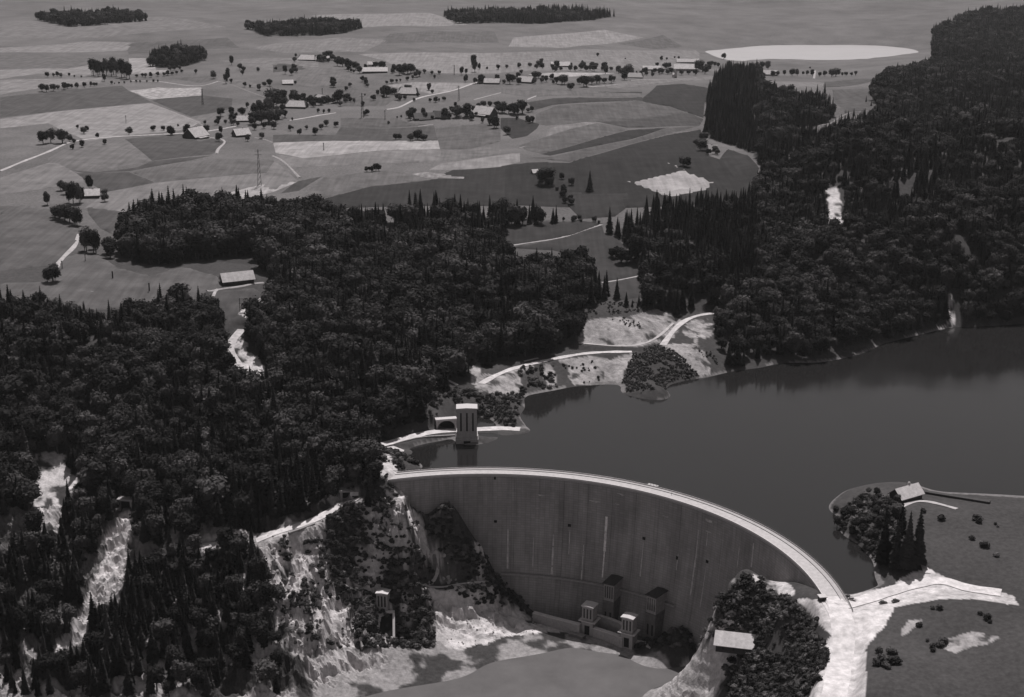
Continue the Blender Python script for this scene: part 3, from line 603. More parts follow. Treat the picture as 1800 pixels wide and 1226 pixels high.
sweep('walkway', A0 - 1, A1, [(R_UP - .7, .26), (R_UP - .7, .01), (R_UP - 3.1, .01), (R_UP - 3.1, .26)], 90, walk_m)
sweep('kerb', A0 - 1, A1, [(R_UP - 3.1, .34), (R_UP - 3.1, .01), (R_UP - 3.3, .01), (R_UP - 3.3, .34)], 90, iron_m)
sweep('parapet', A0, A1, [(R_DN - .3, 1.0), (R_DN - .3, .01), (R_DN - .9, .01), (R_DN - .9, 1.0)], 90, light_conc)
sweep('parapet', A0, A1, [(R_UP - .02, .75), (R_UP - .02, .01), (R_UP - .5, .01), (R_UP - .5, .75)], 90, light_conc)
for z in (1.2, 1.75): sweep('handrail', A0, A1, [(R_UP - .1, z + .12), (R_UP - .1, z), (R_UP - .24, z), (R_UP - .24, z + .12)], 90, iron_m)
mb = MB()
for i in range(180):
    a = A0 + (A1 - A0) * (i + .5) / 180; p = dam_pt(a, R_UP - .17, 0); q0 = Vector(p) - dl; mb.box(q0.x - .08, q0.x + .08, q0.y - .08, q0.y + .08, q0.z + .6, q0.z + 1.8)
o = mb.build('railing_posts', iron_m, dam); o['kind'] = 'stuff'
def face_M(a, z, out=0.0):       # frame on the downstream face: x along the arch, y out of the wall, z up
    r = float(face_r(z)) - out; p = Vector(dam_pt(a, r, z)) - dl
    n = Vector((-math.cos(R(a)), -math.sin(R(a)), 0)); t = Vector((-n.y, n.x, 0)) * -1
    M = Matrix(((t.x, n.x, 0, p.x), (t.y, n.y, 0, p.y), (0, 0, 1, p.z), (0, 0, 0, 1))); return M
def ang(P): return math.degrees(math.atan2(P[1] - DC[1], P[0] - DC[0]))
for (px, py, w_, h_) in ((871, 918, 1.8, 2.4), (1001, 925, 2.0, 2.6), (1132, 948, 2.0, 2.6), (1190, 983, 1.3, 3.4), (1243, 989, 2.0, 2.8), (870, 841, 1.2, 1.6)):
    P = face_hit(px, py); MB().box(-w_ / 2, w_ / 2, -.4, .10, -h_ / 2, h_ / 2, face_M(ang(P), P[2])).build('gallery_opening', dark_m, dam)
def streak(name, px, y0, y1, w0, w1, m, out=.06):
    P0 = face_hit(px, y0); P1 = face_hit(px, y1); a = ang(P0); n = 10; V = []; F = []
    for i in range(n + 1):
        z = P0[2] + (P1[2] - P0[2]) * i / n; w_ = w0 + (w1 - w0) * i / n + (random.random() - .5) * .25 * w1
        M = face_M(a, z, out); V += [tuple(M @ Vector((-w_ / 2, 0, 0))), tuple(M @ Vector((w_ / 2, 0, 0)))]
    F = [(2 * i, 2 * i + 1, 2 * i + 3, 2 * i + 2) for i in range(n)]
    me = bpy.data.meshes.new(name); me.from_pydata(V, [], F); me.update(); return link(name, me, m, dam)
faint = mat('faint_lime', .42, .9, .4, .4, .1)
for s in ((938, 945, 998, .3, .7), (1192, 974, 1004, .35, .5), (1228, 932, 1000, .4, .9), (1241, 996, 1072, .3, .5), (1244, 936, 960, .5, .6)): streak('lime_streak', *s, faint)
for s in ((1026, 958, 1020, .5, .8), (893, 930, 1000, .6, 1.2), (1131, 955, 1015, .5, .9), (1002, 931, 975, .4, .5), (973, 940, 1010, .8, 1.4), (1222, 985, 1050, .7, 1.0), (1325, 955, 1000, .9, 1.4), (1300, 960, 1000, .4, .8)): streak('lime_streak', *s, faint)
for (px, py, w_, h_) in ((952, 871, 4.5, 2.2), (1045, 882, 6.5, 1.6), (1090, 869, 3.5, .8), (1094, 871, 3.2, .8), (1170, 908, 4, 2.2), (1246, 915, 5, 4.5), (1245, 935, 4, 2.5), (1085, 887, 3, .8)):
    P = face_hit(px, py); M = face_M(ang(P), P[2], .05); V = []; k = 7
    for i in range(k + 1): 
        u = -w_ / 2 + w_ * i / k; V += [tuple(M @ Vector((u, .01, .4))), tuple(M @ Vector((u, .01, .4 - h_ * (.25 + .75 * (1 - abs(2 * i / k - 1)) * random.random()))))]
    me = bpy.data.meshes.new('lime_stain'); me.from_pydata(V, [], [(2 * i, 2 * i + 2, 2 * i + 3, 2 * i + 1) for i in range(k)]); me.update(); link('lime_stain', me, faint, dam)
# measuring strip: two pale vertical strips
for (px, y0, y1, w_) in ((1066.5, 908, 970, 1.5), (1064, 970, 1016, .8)):
    P0 = face_hit(px, y0); P1 = face_hit(px, y1); a = ang(face_hit(1065, 940)); V = []; n = 8
    mb = MB()
    for i in range(n):
        z0_ = P1[2] + (P0[2] - P1[2]) * i / n; z1_ = P1[2] + (P0[2] - P1[2]) * (i + 1) / n
        mb.box(-w_ / 2, w_ / 2, -.3, .35, 0, z1_ - z0_, face_M(a, z0_))
    mb.build('drain_strip', light_conc if 0 else lime_m, dam)
zl = float(np.mean([face_hit(940, 1016)[2], face_hit(1020, 1018)[2], face_hit(1100, 1033)[2]]))
rl = float(face_r(zl)); aw = sorted((ang(face_hit(898, 1014)), ang(face_hit(1160, 1050))))
sweep('service_gallery', aw[0] - 4, aw[1] + 2, [(rl + .5, zl), (rl + .5, zl - .6), (rl - 1.8, zl - .6), (rl - 1.8, zl)], 50, mid_conc)
sweep('handrail', aw[0] - 4, aw[1] + 2, [(rl - 1.6, zl + 1.1), (rl - 1.6, zl + .95), (rl - 1.75, zl + .95), (rl - 1.75, zl + 1.1)], 50, iron_m)
P = Vector(dam_pt(ang(on_plane(1143, 857, 0)), R_UP + 1.2, -1)); 
MB().box(-3.4, 3.4, -1.6, 1.6, 0, 1.4, Matrix.Translation(P - dl) @ Matrix.Rotation(R(ang(P) - 90), 4, 'Z')).build('lookout_balcony', light_conc, dam)

# ------------------------------------------------------------------ towers and hydraulic works
def tower(name, label, cat, P, w_, d_, h, rz, wallm, roofm, base_h=None, basem=None, nwin=3, win_h=.4, ledge=False, flat=True, group=None, winz=.55, slot=2.1, over=.54):
    """concrete gate tower: base, shaft with tall slots, roof slab. Local y- faces the viewer's side"""
    t = empty(name, P, rz, label, cat, group)
    bh = base_h or h * .45
    MB().box(-w_ / 2, w_ / 2, -d_ / 2, d_ / 2, 0, bh).build('base', basem or wallm, t)
    MB().box(-w_ * .46, w_ * .46, -d_ * .46, d_ * .46, bh, h).build('shaft', wallm, t)
    r = MB().prism([(-w_ * over, h), (w_ * over, h), (w_ * over, h + .5), (0, h + .9), (-w_ * over, h + .5)], -d_ * over, d_ * over).build('roof', roofm, t)
    for side in range(2):
        for k in range(nwin):
            ww = w_ * .9 / (nwin * slot); u = (k - (nwin - 1) / 2) * w_ * .9 / nwin * .92; zc = h * winz + h * .08
            if side == 0: f = MB().box(u - ww / 2, u + ww / 2, -d_ * .46 - .08, -d_ * .46 + .3, bh + (h - bh) * .18, h - (h - bh) * .14).build('window', glass_m, t)
            else: f = MB().box(-w_ * .46 - .08, -w_ * .46 + .3, u * d_ / w_ - ww / 2, u * d_ / w_ + ww / 2, bh + (h - bh) * .18, h - (h - bh) * .14).build('window', glass_m, t)
    if ledge:
        MB().box(-w_ * .72, w_ * .72, -d_ * .62, d_ * .62, bh - .5, bh).build('platform', light_conc, t)
    return t
# intake tower on the far bank
P = on_plane(821, 769, -.5); hz = top_z(P, 716) - P[2]
t = tower('intake_tower', 'tall square concrete intake tower with white roof at the water edge', 'tower', tuple(P), 14.2, 9.5, hz, R(2), mid_conc, mat('white_roof', .47, .8, .05, 1, .2), base_h=2.5, nwin=3, slot=3.6, over=.49)
MB().box(-7.4, 7.4, -5.6, 5, -14, .4).build('plinth', mid_conc, t)
MB().box(-2.2, 2.2, -6.2, -5.4, -14, -.6).build('trash_rack', dark_m, t)
# arch portal beside it
P = hit(784, 754, ground)[0]
t = empty('tunnel_portal', tuple(P), R(12), 'low arched tunnel portal beside the intake tower', 'portal')
for k, s in enumerate((-1, 1)): MB().box(s * 6.3 - .6, s * 6.3 + .6, -2, 2, -2, 6.5).build('pier', mid_conc, t)
MB().box(-7.2, 7.2, -2.3, 2.4, 6.5, 7.6).build('lintel', light_conc, t)
mb = MB()
for k in range(10):
    a, c = math.pi * k / 10, math.pi * (k + 1) / 10
    mb.prism([(5.7 * math.cos(a), 6.5), (5.7 * math.cos(a), 2 + 4.2 * math.sin(a)), (5.7 * math.cos(c), 2 + 4.2 * math.sin(c)), (5.7 * math.cos(c), 6.5)], -1.9, 1.9)
mb.build('arch', mid_conc, t); MB().box(-5.6, 5.6, 1.2, 1.8, -2, 6.4).build('tunnel_mouth', dark_m, t)
# gate towers in the basin
for (px, py, pt, lab) in ((1036, 1114, 1064, 'left of the two pale-roofed gate towers in the basin below the dam'), (1105, 1136, 1084, 'right of the two pale-roofed gate towers in the basin below the dam')):
    P = on_plane(px, py, -86.5); hz = top_z(P, pt) - P[2]
    t = tower('gate_tower', lab, 'tower', tuple(P), 7.6, 7.2, hz, R(-28), mid_conc, light_conc, base_h=hz * .52, nwin=3, ledge=True, group='gate towers over the basin')
    MB().box(-1.6, 1.6, -3.75, -3.3, 1, hz * .36).build('gate_opening', dark_m, t)
for (px, py, pt, lab) in ((1077, 1078, 1020, 'dark-roofed valve tower against the dam face, nearer the measuring strip'), (1154, 1100, 1042, 'dark-roofed valve tower against the dam face, farther right above the bushes')):
    P = at_r(px, py, 163.0); P = np.array([P[0], P[1], -87]); hz = top_z(P, pt) - P[2]
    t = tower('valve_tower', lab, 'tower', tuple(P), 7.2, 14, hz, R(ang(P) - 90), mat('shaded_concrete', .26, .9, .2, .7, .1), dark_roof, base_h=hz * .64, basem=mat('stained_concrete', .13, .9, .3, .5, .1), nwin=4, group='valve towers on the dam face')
    for k in (-1, 1): MB().box(k * 1.6 - .55, k * 1.6 + .55, -7.15, -6.9, hz * .2, hz * .42).build('gate_opening', dark_m, t)
def wall_run(name, label, pts, z0_, z1_, th, m, topm=None, cat='wall'):
    """thick wall following pixels given at its top height"""
    P = [on_plane(a, c, z1_) for a, c in pts]; o0 = P[0]
    t = empty(name, (o0[0], o0[1], z0_), 0, label, cat)
    V = []; F = []; VT = []
    n = len(P)
    for i in range(n):
        d = P[min(i + 1, n - 1)] - P[max(i - 1, 0)]; d = d[:2] / np.hypot(*d[:2]); nx, ny = -d[1] * th / 2, d[0] * th / 2
        for s, z in ((1, 0), (-1, 0), (-1, z1_ - z0_), (1, z1_ - z0_)): V.append((P[i][0] - o0[0] + nx * s, P[i][1] - o0[1] + ny * s, z))
        for s, z in ((1.12, 0), (-1.12, 0), (-1.12, .35), (1.12, .35)): VT.append((P[i][0] - o0[0] + nx * s, P[i][1] - o0[1] + ny * s, z1_ - z0_ + z + .003))
    F = [(4 * i + k, 4 * i + (k + 1) % 4, 4 * i + 4 + (k + 1) % 4, 4 * i + 4 + k) for i in range(n - 1) for k in range(4)] + [(3, 2, 1, 0), tuple(4 * (n - 1) + k for k in range(4))]
    for nm_, vv_, mm_ in (('wall_body', V, m), ('coping', VT, topm or light_conc)):
        me = bpy.data.meshes.new(nm_); me.from_pydata(vv_, [], F); me.update(); link(nm_, me, mm_, t)
    return t
wall_run('weir_wall', 'long low weir wall running down to the left gate tower', [(938, 1077), (975, 1087), (1020, 1098)], -88, -79, 2.6, mid_conc)
wall_run('weir_wall', 'front weir wall joining the two gate towers', [(1044, 1104), (1070, 1112), (1096, 1121)], -88, -80, 2.6, mid_conc)
wall_run('basin_wall', 'curved back wall of the basin between the gate towers', [(1047, 1081), (1070, 1087), (1088, 1094), (1100, 1102)], -88, -77, 1.8, mid_conc)
wall_run('basin_sill', 'short dark concrete sill in front of the left gate tower', [(1001, 1112), (1014, 1114), (1027, 1119)], -88, -84.5, 3.4, dark_roof if 0 else mat('wet_concrete', .12, .6, .2, .6, .3), mat('wet_concrete_top', .22, .7, .2, .6, .3))
wall_run('bank_wall', 'pale rounded wall end at the right of the gate towers', [(1118, 1128), (1134, 1131), (1146, 1140)], -88, -84, 3.0, light_conc)
# shaft house with chute
P = hit(674, 1070, ground)[0]; hz = top_z(P, 1041) - P[2]
t = tower('shaft_house', 'small pale-roofed shaft house on the rocks above the twin chute walls', 'building', tuple(P - np.array([0, 0, .5])), 7.2, 6.5, hz + .5, R(-12), mid_conc, mat('shaft_roof', .55, .8, .06, 1, .2), base_h=1.2, nwin=3)
P1 = hit(681, 1078, ground)[0]
t = empty('spillway_chute', tuple(P1), R(-8), 'steep chute with white side walls below the shaft house', 'spillway')
MB().box(-4.6, 4.6, -1, 1, 0, 1.2, Matrix.Translation((0, -1, 1))).build('cross_beam', light_conc, t)
zb = -90 - P1[2]
for s in (-1, 1):
    mb = MB(); b0 = len(mb.v)
    mb.prism([(s * 4.4 - .6, 0), (s * 4.4 + .6, 0), (s * 4.4 + .6, 1), (s * 4.4 - .6, 1)], -.1, .1) if 0 else None
    V = [(s * 4.3 - .7, -2, -12), (s * 4.3 + .7, -2, -12), (s * 4.3 + .7, -2, 1.6), (s * 4.3 - .7, -2, 1.6), (s * 5.4 - .7 + 2, -17, zb), (s * 5.4 + .7 + 2, -17, zb), (s * 5.4 + .7 + 2, -17, zb * .62), (s * 5.4 - .7 + 2, -17, zb * .62)]
    me = bpy.data.meshes.new('side_wall'); me.from_pydata(V, [], [(0, 1, 2, 3), (7, 6, 5, 4), (0, 4, 5, 1), (1, 5, 6, 2), (2, 6, 7, 3), (3, 7, 4, 0)]); me.update(); link('side_wall', me, light_conc, t)
me = bpy.data.meshes.new('chute_floor'); me.from_pydata([(-4, -1.5, -.5), (4, -1.5, -.5), (7, -16.5, zb * .78), (-3, -16.5, zb * .78)], [], [(0, 1, 2, 3)]); me.update(); link('chute_floor', me, dark_m, t)

# ------------------------------------------------------------------ houses
roofM = {}
def rm(v):
    if v not in roofM: roofM[v] = mat('roof_tiles_%d' % int(v * 1000), v * .82, .8, .22, .45, .25)
    return roofM[v]
wood = mat('weathered_boards', .05, .85, .3, 1.5, .2); plaster = mat('lime_plaster', .42, .9, .1, 1, .1); stone = mat('stone_base', .25, .9, .2, 1, .1)
def house(px, py, Lm, Wm, wh, rh, yaw, rt, label, cat='farmhouse', wallm=None, name='farmhouse', chim=True, lean=None, oh=1.1, half=0.0):
    P = hit(px, py, ground)[0]; P[2] -= .3
    t = empty(name, tuple(P), R(yaw), label, cat); wallm = wallm or wood
    MB().prism([(-Wm / 2, 0), (Wm / 2, 0), (Wm / 2, wh), (0, wh + rh - .1), (-Wm / 2, wh)], -Lm / 2, Lm / 2).build('wall', wallm, t).rotation_euler = (0, 0, -math.pi / 2)
    sl = rh / (Wm / 2); X = Lm / 2 + oh; Y = Wm / 2 + oh; ze = wh - oh * sl; hx = X - half * Lm * .12; zt = wh + rh
    V = [(-X, -Y, ze), (X, -Y, ze), (hx, 0, zt), (-hx, 0, zt), (-X, Y, ze), (X, Y, ze)]; th = .28
    V += [(a, c, z - th) for a, c, z in V]
    F = [(0, 1, 2, 3), (3, 2, 5, 4), (9, 8, 7, 6), (10, 11, 8, 9), (0, 6, 7, 1), (5, 11, 10, 4), (1, 7, 8, 2), (2, 8, 11, 5), (3, 9, 6, 0), (4, 10, 9, 3)]
    me = bpy.data.meshes.new('roof'); me.from_pydata(V, [], F); me.update(); ro = link('roof', me, rm(rt), t)
    if chim: MB().box(Lm * .15 - .6, Lm * .15 + .6, .2, 1.2, zt - 1.2, zt + 1.4).build('chimney', plaster, ro)
    for k in range(max(2, int(Lm / 5))):
        u = -Lm / 2 + (k + .7) * Lm / max(2, int(Lm / 5)) * .92
        MB().box(u - .55, u + .55, -Wm / 2 - .06, -Wm / 2 + .2, wh * .35, wh * .35 + 1.3).build('window', glass_m, t)
    MB().box(Lm * .22 - 1.5, Lm * .22 + 1.5, -Wm / 2 - .09, -Wm / 2 + .2, .1, min(3.0, wh * .8)).build('door', iron_m, t)
    for s in (-1, 1): MB().box(s * (Lm / 2) - .07 * (s < 0) - .1, s * (Lm / 2) + .07 * (s > 0) + .1, -.6, .6, wh * .4, wh * .4 + 1.3).build('window', glass_m, t)
    if lean:
        MB().box(-Lm * .3, Lm * .3, -Wm / 2 - lean, -Wm / 2 - .01, 0, wh * .55).build('lean_to', wallm, t)
        me = bpy.data.meshes.new('lean_to_roof'); q = [(-Lm * .32, -Wm / 2 - lean - .5, wh * .5), (Lm * .32, -Wm / 2 - lean - .5, wh * .5), (Lm * .32, -Wm / 2 - oh - .1, wh * .62), (-Lm * .32, -Wm / 2 - oh - .1, wh * .62)]
        me.from_pydata(q + [(a, c, z - .2) for a, c, z in q], [], [(0, 1, 2, 3), (7, 6, 5, 4), (0, 4, 5, 1), (1, 5, 6, 2), (2, 6, 7, 3), (3, 7, 4, 0)]); me.update(); link('lean_to_roof', me, rm(rt), t)
    return t
house(417, 497, 25, 11, 4.2, 5.2, 25, .58, 'long barn with pale roof alone on the meadow edge by the forest', 'barn', name='barn', chim=False)
house(344, 243, 26, 20, 4.5, 9.5, 62, .50, 'large farmhouse with steep roof, dark gable towards the road bend', lean=5)
house(424, 240, 19, 15, 4, 6.5, 35, .55, 'dark-walled farmhouse with bright roof just right of the large steep-roofed one')
house(428, 214, 22, 12, 3.5, 5, 8, .55, 'low bright-roofed farmhouse against the dense grove')
house(160, 347, 17, 12, 4, 5, 10, .62, 'small bright-roofed house between tall trees at the left edge', 'house', name='house')
house(522, 190, 30, 18, 4, 7, -8, .5, 'wide farmhouse with pale hipped roof in the upper grove, left of the pair', half=1.4)
house(566, 180, 25, 17, 4, 7.5, -30, .5, 'farmhouse with pale pyramid-like roof in the upper grove, right of the pair', half=2)
house(506, 149, 16, 12, 3.5, 4.5, 12, .6, 'small shed with bright roof alone on the open slope', 'shed', name='field_shed', chim=False)
house(541, 107, 32, 18, 4, 7, -12, .55, 'farmhouse with broad pale roof at the far upper left, left of its neighbour', half=1)
house(567, 108, 24, 14, 4, 6, 6, .6, 'farmhouse with short pale roof at the far upper left, right of its neighbour')
house(659, 128, 42, 15, 4, 5.5, 4, .62, 'very long farm building with bright roof among far trees')
house(653, 117, 12, 10, 5, 4, 0, .6, 'little white house standing behind the very long farm building', 'house', name='house', wallm=plaster)
house(718, 167, 28, 17, 4, 7.5, -6, .5, 'farmhouse with pale roof below the far road, trees around it', half=1.2)
house(745, 210, 27, 14, 3.5, 6, 15, .11, 'dark-roofed farmhouse with pale porch roof in the middle fields, left of two', lean=4)
house(776, 208, 24, 14, 3.5, 7, -15, .10, 'dark-roofed farmhouse in the middle fields, right of two', half=1.2)
house(853, 204, 30, 18, 5, 8.5, -38, .58, 'large farmhouse with bright sloping roof and dark gable beside a grove', lean=4)
house(865, 148, 24, 13, 4, 5.5, -8, .52, 'farmhouse with pale roof at the end of the far white road')
house(849, 147, 18, 12, 3.5, 4.5, 6, .18, 'dull grey-roofed barn left of the farmhouse at the far road end', 'barn', name='barn', chim=False)
house(924, 146, 24, 16, 4, 7, -22, .55, 'farmhouse with pale roof between round trees in the far orchard row')
house(985, 118, 34, 16, 4, 6, 3, .58, 'far long farmhouse with bright roof above a dark tree clump')
house(1116, 137, 28, 18, 3, 6, -10, .35, 'low grey-roofed farm by the far road', half=1.5)
house(1145, 124, 32, 14, 4, 5, 0, .55, 'far building with pale roof left of the lakeside houses', 'house', name='house')
house(1206, 125, 44, 18, 6, 7, -6, .62, 'big bright building in front of the distant lake', 'house', name='house', wallm=plaster)
house(1209, 112, 46, 14, 5, 5, 0, .52, 'far long grey-walled building right behind the big bright one', 'house', name='house', wallm=stone)
house(942, 306, 8, 6, 3, 2.6, 20, .6, 'tiny bright-roofed hut on the dark slope', 'hut', name='hut', chim=False)
house(1247, 266, 17, 10, 3.5, 4.5, -8, .40, 'farmhouse tucked against the forest edge with dark trees round it')
house(1352, 133, 30, 16, 4, 6, -10, .5, 'pale-roofed farm in the trees before the distant lake')
house(1471, 246, 8, 7, 3, 3, 10, .5, 'lone tiny bright hut deep in the right-hand forest clearing', 'hut', name='hut', chim=False)
P = house(1592, 876, 17, 9.5, 4, 4.2, 32, .62, 'pale-roofed lake house on the wooded headland', 'house', name='house')
house(623, 874, 4.5, 3.5, 2.4, 1.2, 5, .7, 'small white hut at the forest edge by the cliff road', 'hut', name='hut', chim=False, wallm=plaster, oh=.3)
t = house(1300, 1140, 24, 12, 5, 4.5, -14, .68, 'bright-roofed works building at the foot of the right bank', 'building', name='works_building', chim=False)
# chapel
P = hit(1187, 137, ground)[0]; t = empty('chapel', tuple(P), R(10), 'small white chapel with turret by the far road', 'chapel')
MB().prism([(-3, 0), (3, 0), (3, 5), (0, 8), (-3, 5)], 0, 11).build('nave', plaster, t); MB().box(-1.8, 1.8, -3.6, -.02, 0, 12).build('turret', plaster, t)
MB().prism([(-2, 12), (2, 12), (0, 16)], -3.8, .2).build('turret_roof', rm(.3), t); MB().box(-.7, .7, -3.7, -3.5, 0, 2.5).build('door', iron_m, t)
# portals in the left bank
for (px, py, w_, lab, rz) in ((611, 878, 7.5, 'dark arched tunnel mouth at the cliff road end', 4), (221, 893, 8, 'dark tunnel mouth at the head of the pale scree chute', -8)):
    P = hit(px, py, ground)[0]; t = empty('tunnel_portal', tuple(P), R(rz), lab, 'portal')
    for s in (-1, 1): MB().box(s * w_ / 2 - .7, s * w_ / 2 + .7, -1, 5, -2, 5).build('pier', mid_conc, t)
    MB().box(-w_ / 2 - 1.2, w_ / 2 + 1.2, -1.3, 5, 5, 6).build('lintel', mid_conc, t); MB().box(-w_ / 2 + .7, w_ / 2 - .7, 1, 4.6, -2, 5).build('tunnel_mouth', dark_m, t)
# rim walls of the cliff road
def px_wall(name, label, pts, hgt, th, m, cat):
    P = hit([p[0] for p in pts], [p[1] for p in pts], ground); o0 = P[0]; mb = MB()
    t = empty(name, tuple(o0), 0, label, cat)
    for i in range(len(P) - 1):
        a = Vector(P[i] - o0); c = Vector(P[i + 1] - o0); d = (c - a); n = Vector((-d.y, d.x, 0)).normalized() * th / 2; k = len(mb.v)
        mb.v += [tuple(a - n - Vector((0, 0, 1))), tuple(a + n - Vector((0, 0, 1))), tuple(c + n - Vector((0, 0, 1))), tuple(c - n - Vector((0, 0, 1))), tuple(a - n + Vector((0, 0, hgt))), tuple(a + n + Vector((0, 0, hgt))), tuple(c + n + Vector((0, 0, hgt))), tuple(c - n + Vector((0, 0, hgt)))]
        mb.f += [tuple(k + j for j in q) for q in ((3, 2, 1, 0), (4, 5, 6, 7), (0, 1, 5, 4), (1, 2, 6, 5), (2, 3, 7, 6), (3, 0, 4, 7))]
    mb.build('wall_body', m, t); return t
px_wall('retaining_wall', 'grey retaining wall under the cliff road', crs(14, '120,342 200,315 320,268'), .8, 2.0, stone, 'wall')
px_wall('quay_wall', 'curved quay wall edging the platform in front of the intake tower', crs(10, '900,805 1000,775 1100,750 1200,738 1320,732 1400,727'), .7, 1.0, mid_conc, 'wall')
px_wall('boat_jetty', 'long dark jetty wall on the lake beyond the headland house', [(1606, 864), (1640, 870), (1684, 877), (1740, 886)], 1.6, 3.0, mat('jetty_stone', .05, .8, .2, 1, .2), 'jetty')

# ------------------------------------------------------------------ masts and poles
def pole(px, py, ptop, label, name='power_mast', cat='mast', arms=2, r=.35, group=None):
    P = hit(px, py, ground)[0]; h = top_z(P, ptop) - P[2]; t = empty(name, tuple(P), R(random.uniform(-20, 20)), label, cat, group)
    b_ = h * .05; mb = MB()
    for sx in (-1, 1):
        for sy in (-1, 1): mb.bar((sx * b_, sy * b_, 0), (sx * .25, sy * .25, h), r * .5, 4)
    n = 7
    for i in range(n):
        z0_, z1_ = h * i / n, h * (i + 1) / n; q0 = b_ * (1 - i / n) + .25 * i / n; q1 = b_ * (1 - (i + 1) / n) + .25 * (i + 1) / n
        for s in (-1, 1): mb.bar((-q0, s * q0, z0_), (q1, s * q1, z1_), r * .3, 3); mb.bar((s * q0, q0, z0_), (s * q1, -q1, z1_), r * .3, 3)
    mb.build('lattice', iron_m, t)
    for k in range(arms): MB().box(-h * .09, h * .09, -.2, .2, h * (.95 - .1 * k), h * (.95 - .1 * k) + .35).build('cross_arm', iron_m, t)
for (c, x_, y_, yt, lab) in ((1, 1648, 1085, 800, 'tallest lattice mast in the open fields left of the lone field tree'), (1, 1210, 460, 335, 'lattice mast standing in the dark upper-left field'), (1, 620, 600, 540, 'short mast in the pale field above the roadside trees'),
                             (2, 688, 560, 365, 'thick dark mast with trees at its foot between the farms'), (2, 390, 812, 750, 'short thin mast on the pale strip field'), (2, 1430, 430, 310, 'thin mast beside the far white road'), (2, 380, 400, 330, 'thin mast behind the pyramid-roofed farmhouse'),
                             (2, 862, 575, 500, 'thin mast left of the dark-roofed farms'), (2, 1395, 230, 150, 'far thin mast left of the tall twin trees'), (5, 518, 665, 600, 'slim pole in the meadow left of the barn'), (5, 800, 760, 690, 'slim pole in the meadow just above the lower forest'), (5, 308, 530, 465, 'slim pole below the two round trees'), (5, 130, 590, 520, 'slim pole right of the pale track')):
    a = cr(c, x_, y_); pole(a[0], a[1], cr(c, x_, yt)[1], lab, r=.42 if y_ - yt > 100 else .3)
P = hit(427, 549, ground)[0]; h = top_z(P, 524) - P[2]; t = empty('transformer_frame', tuple(P), R(12), 'two-legged wooden power frame beside the pale track', 'power frame')
for s in (-1, 1): MB().bar((s * 2.2, 0, 0), (s * 2.0, 0, h), .28, 6).build('pole', iron_m, t)
for z in (.35, .62, .92): MB().box(-2.9, 2.9, -.2, .2, h * z, h * z + .35).build('cross_arm', iron_m, t)
MB().box(-1.2, 1.2, -.8, .8, h * .38, h * .38 + 1.8).build('transformer', mid_conc, t)

# ------------------------------------------------------------------ cars and a walker
tyre = mat('tyre', .02, .8); 
def car(P, yaw, v, label, group=None):
    t = empty('parked_car', P, R(yaw), label, 'car', group); body = mat('car_paint', v, .3, .04, 1, .5)
    MB().prism([(-2.1, .35), (2.1, .35), (2.15, .8), (1.2, .98), (-1.6, 1.0), (-2.15, .8)], -.8, .8).build('body', body, t)
    MB().prism([(-1.5, 1.0), (1.0, .98), (.5, 1.55), (-1.0, 1.6)], -.68, .68).build('cabin', glass_m, t); MB().box(-1.0, .5, -.66, .66, 1.56, 1.66).build('car_roof', body, t)
    for sx in (-1.35, 1.35):
        for sy in (-1, 1): MB().bar((sx, sy * .62, .34), (sx, sy * .84, .34), .34, 10).build('wheel', tyre, t)
    for s in (-1, 1): MB().bar((2.1, s * .6, .68), (2.18, s * .6, .68), .12, 6).build('headlight', light_conc, t)
for (px, py, yaw, v, lab) in ((1491, 1052, -35, .03, 'dark car parked at the lake side of the dam end'), (1552, 1062, 10, .05, 'dark car out on the pale platform, left of two'), (1574, 1059, 25, .04, 'dark car out on the pale platform, right of two'), (1497, 1056, -30, .3, 'grey car tucked behind the dark one at the dam end'), (1338, 1018, -15, .03, 'dark car on the pale mound before the dam face')):
    P = hit(px, py, ground)[0]; car((P[0], P[1], P[2] + .12), yaw, v, lab)
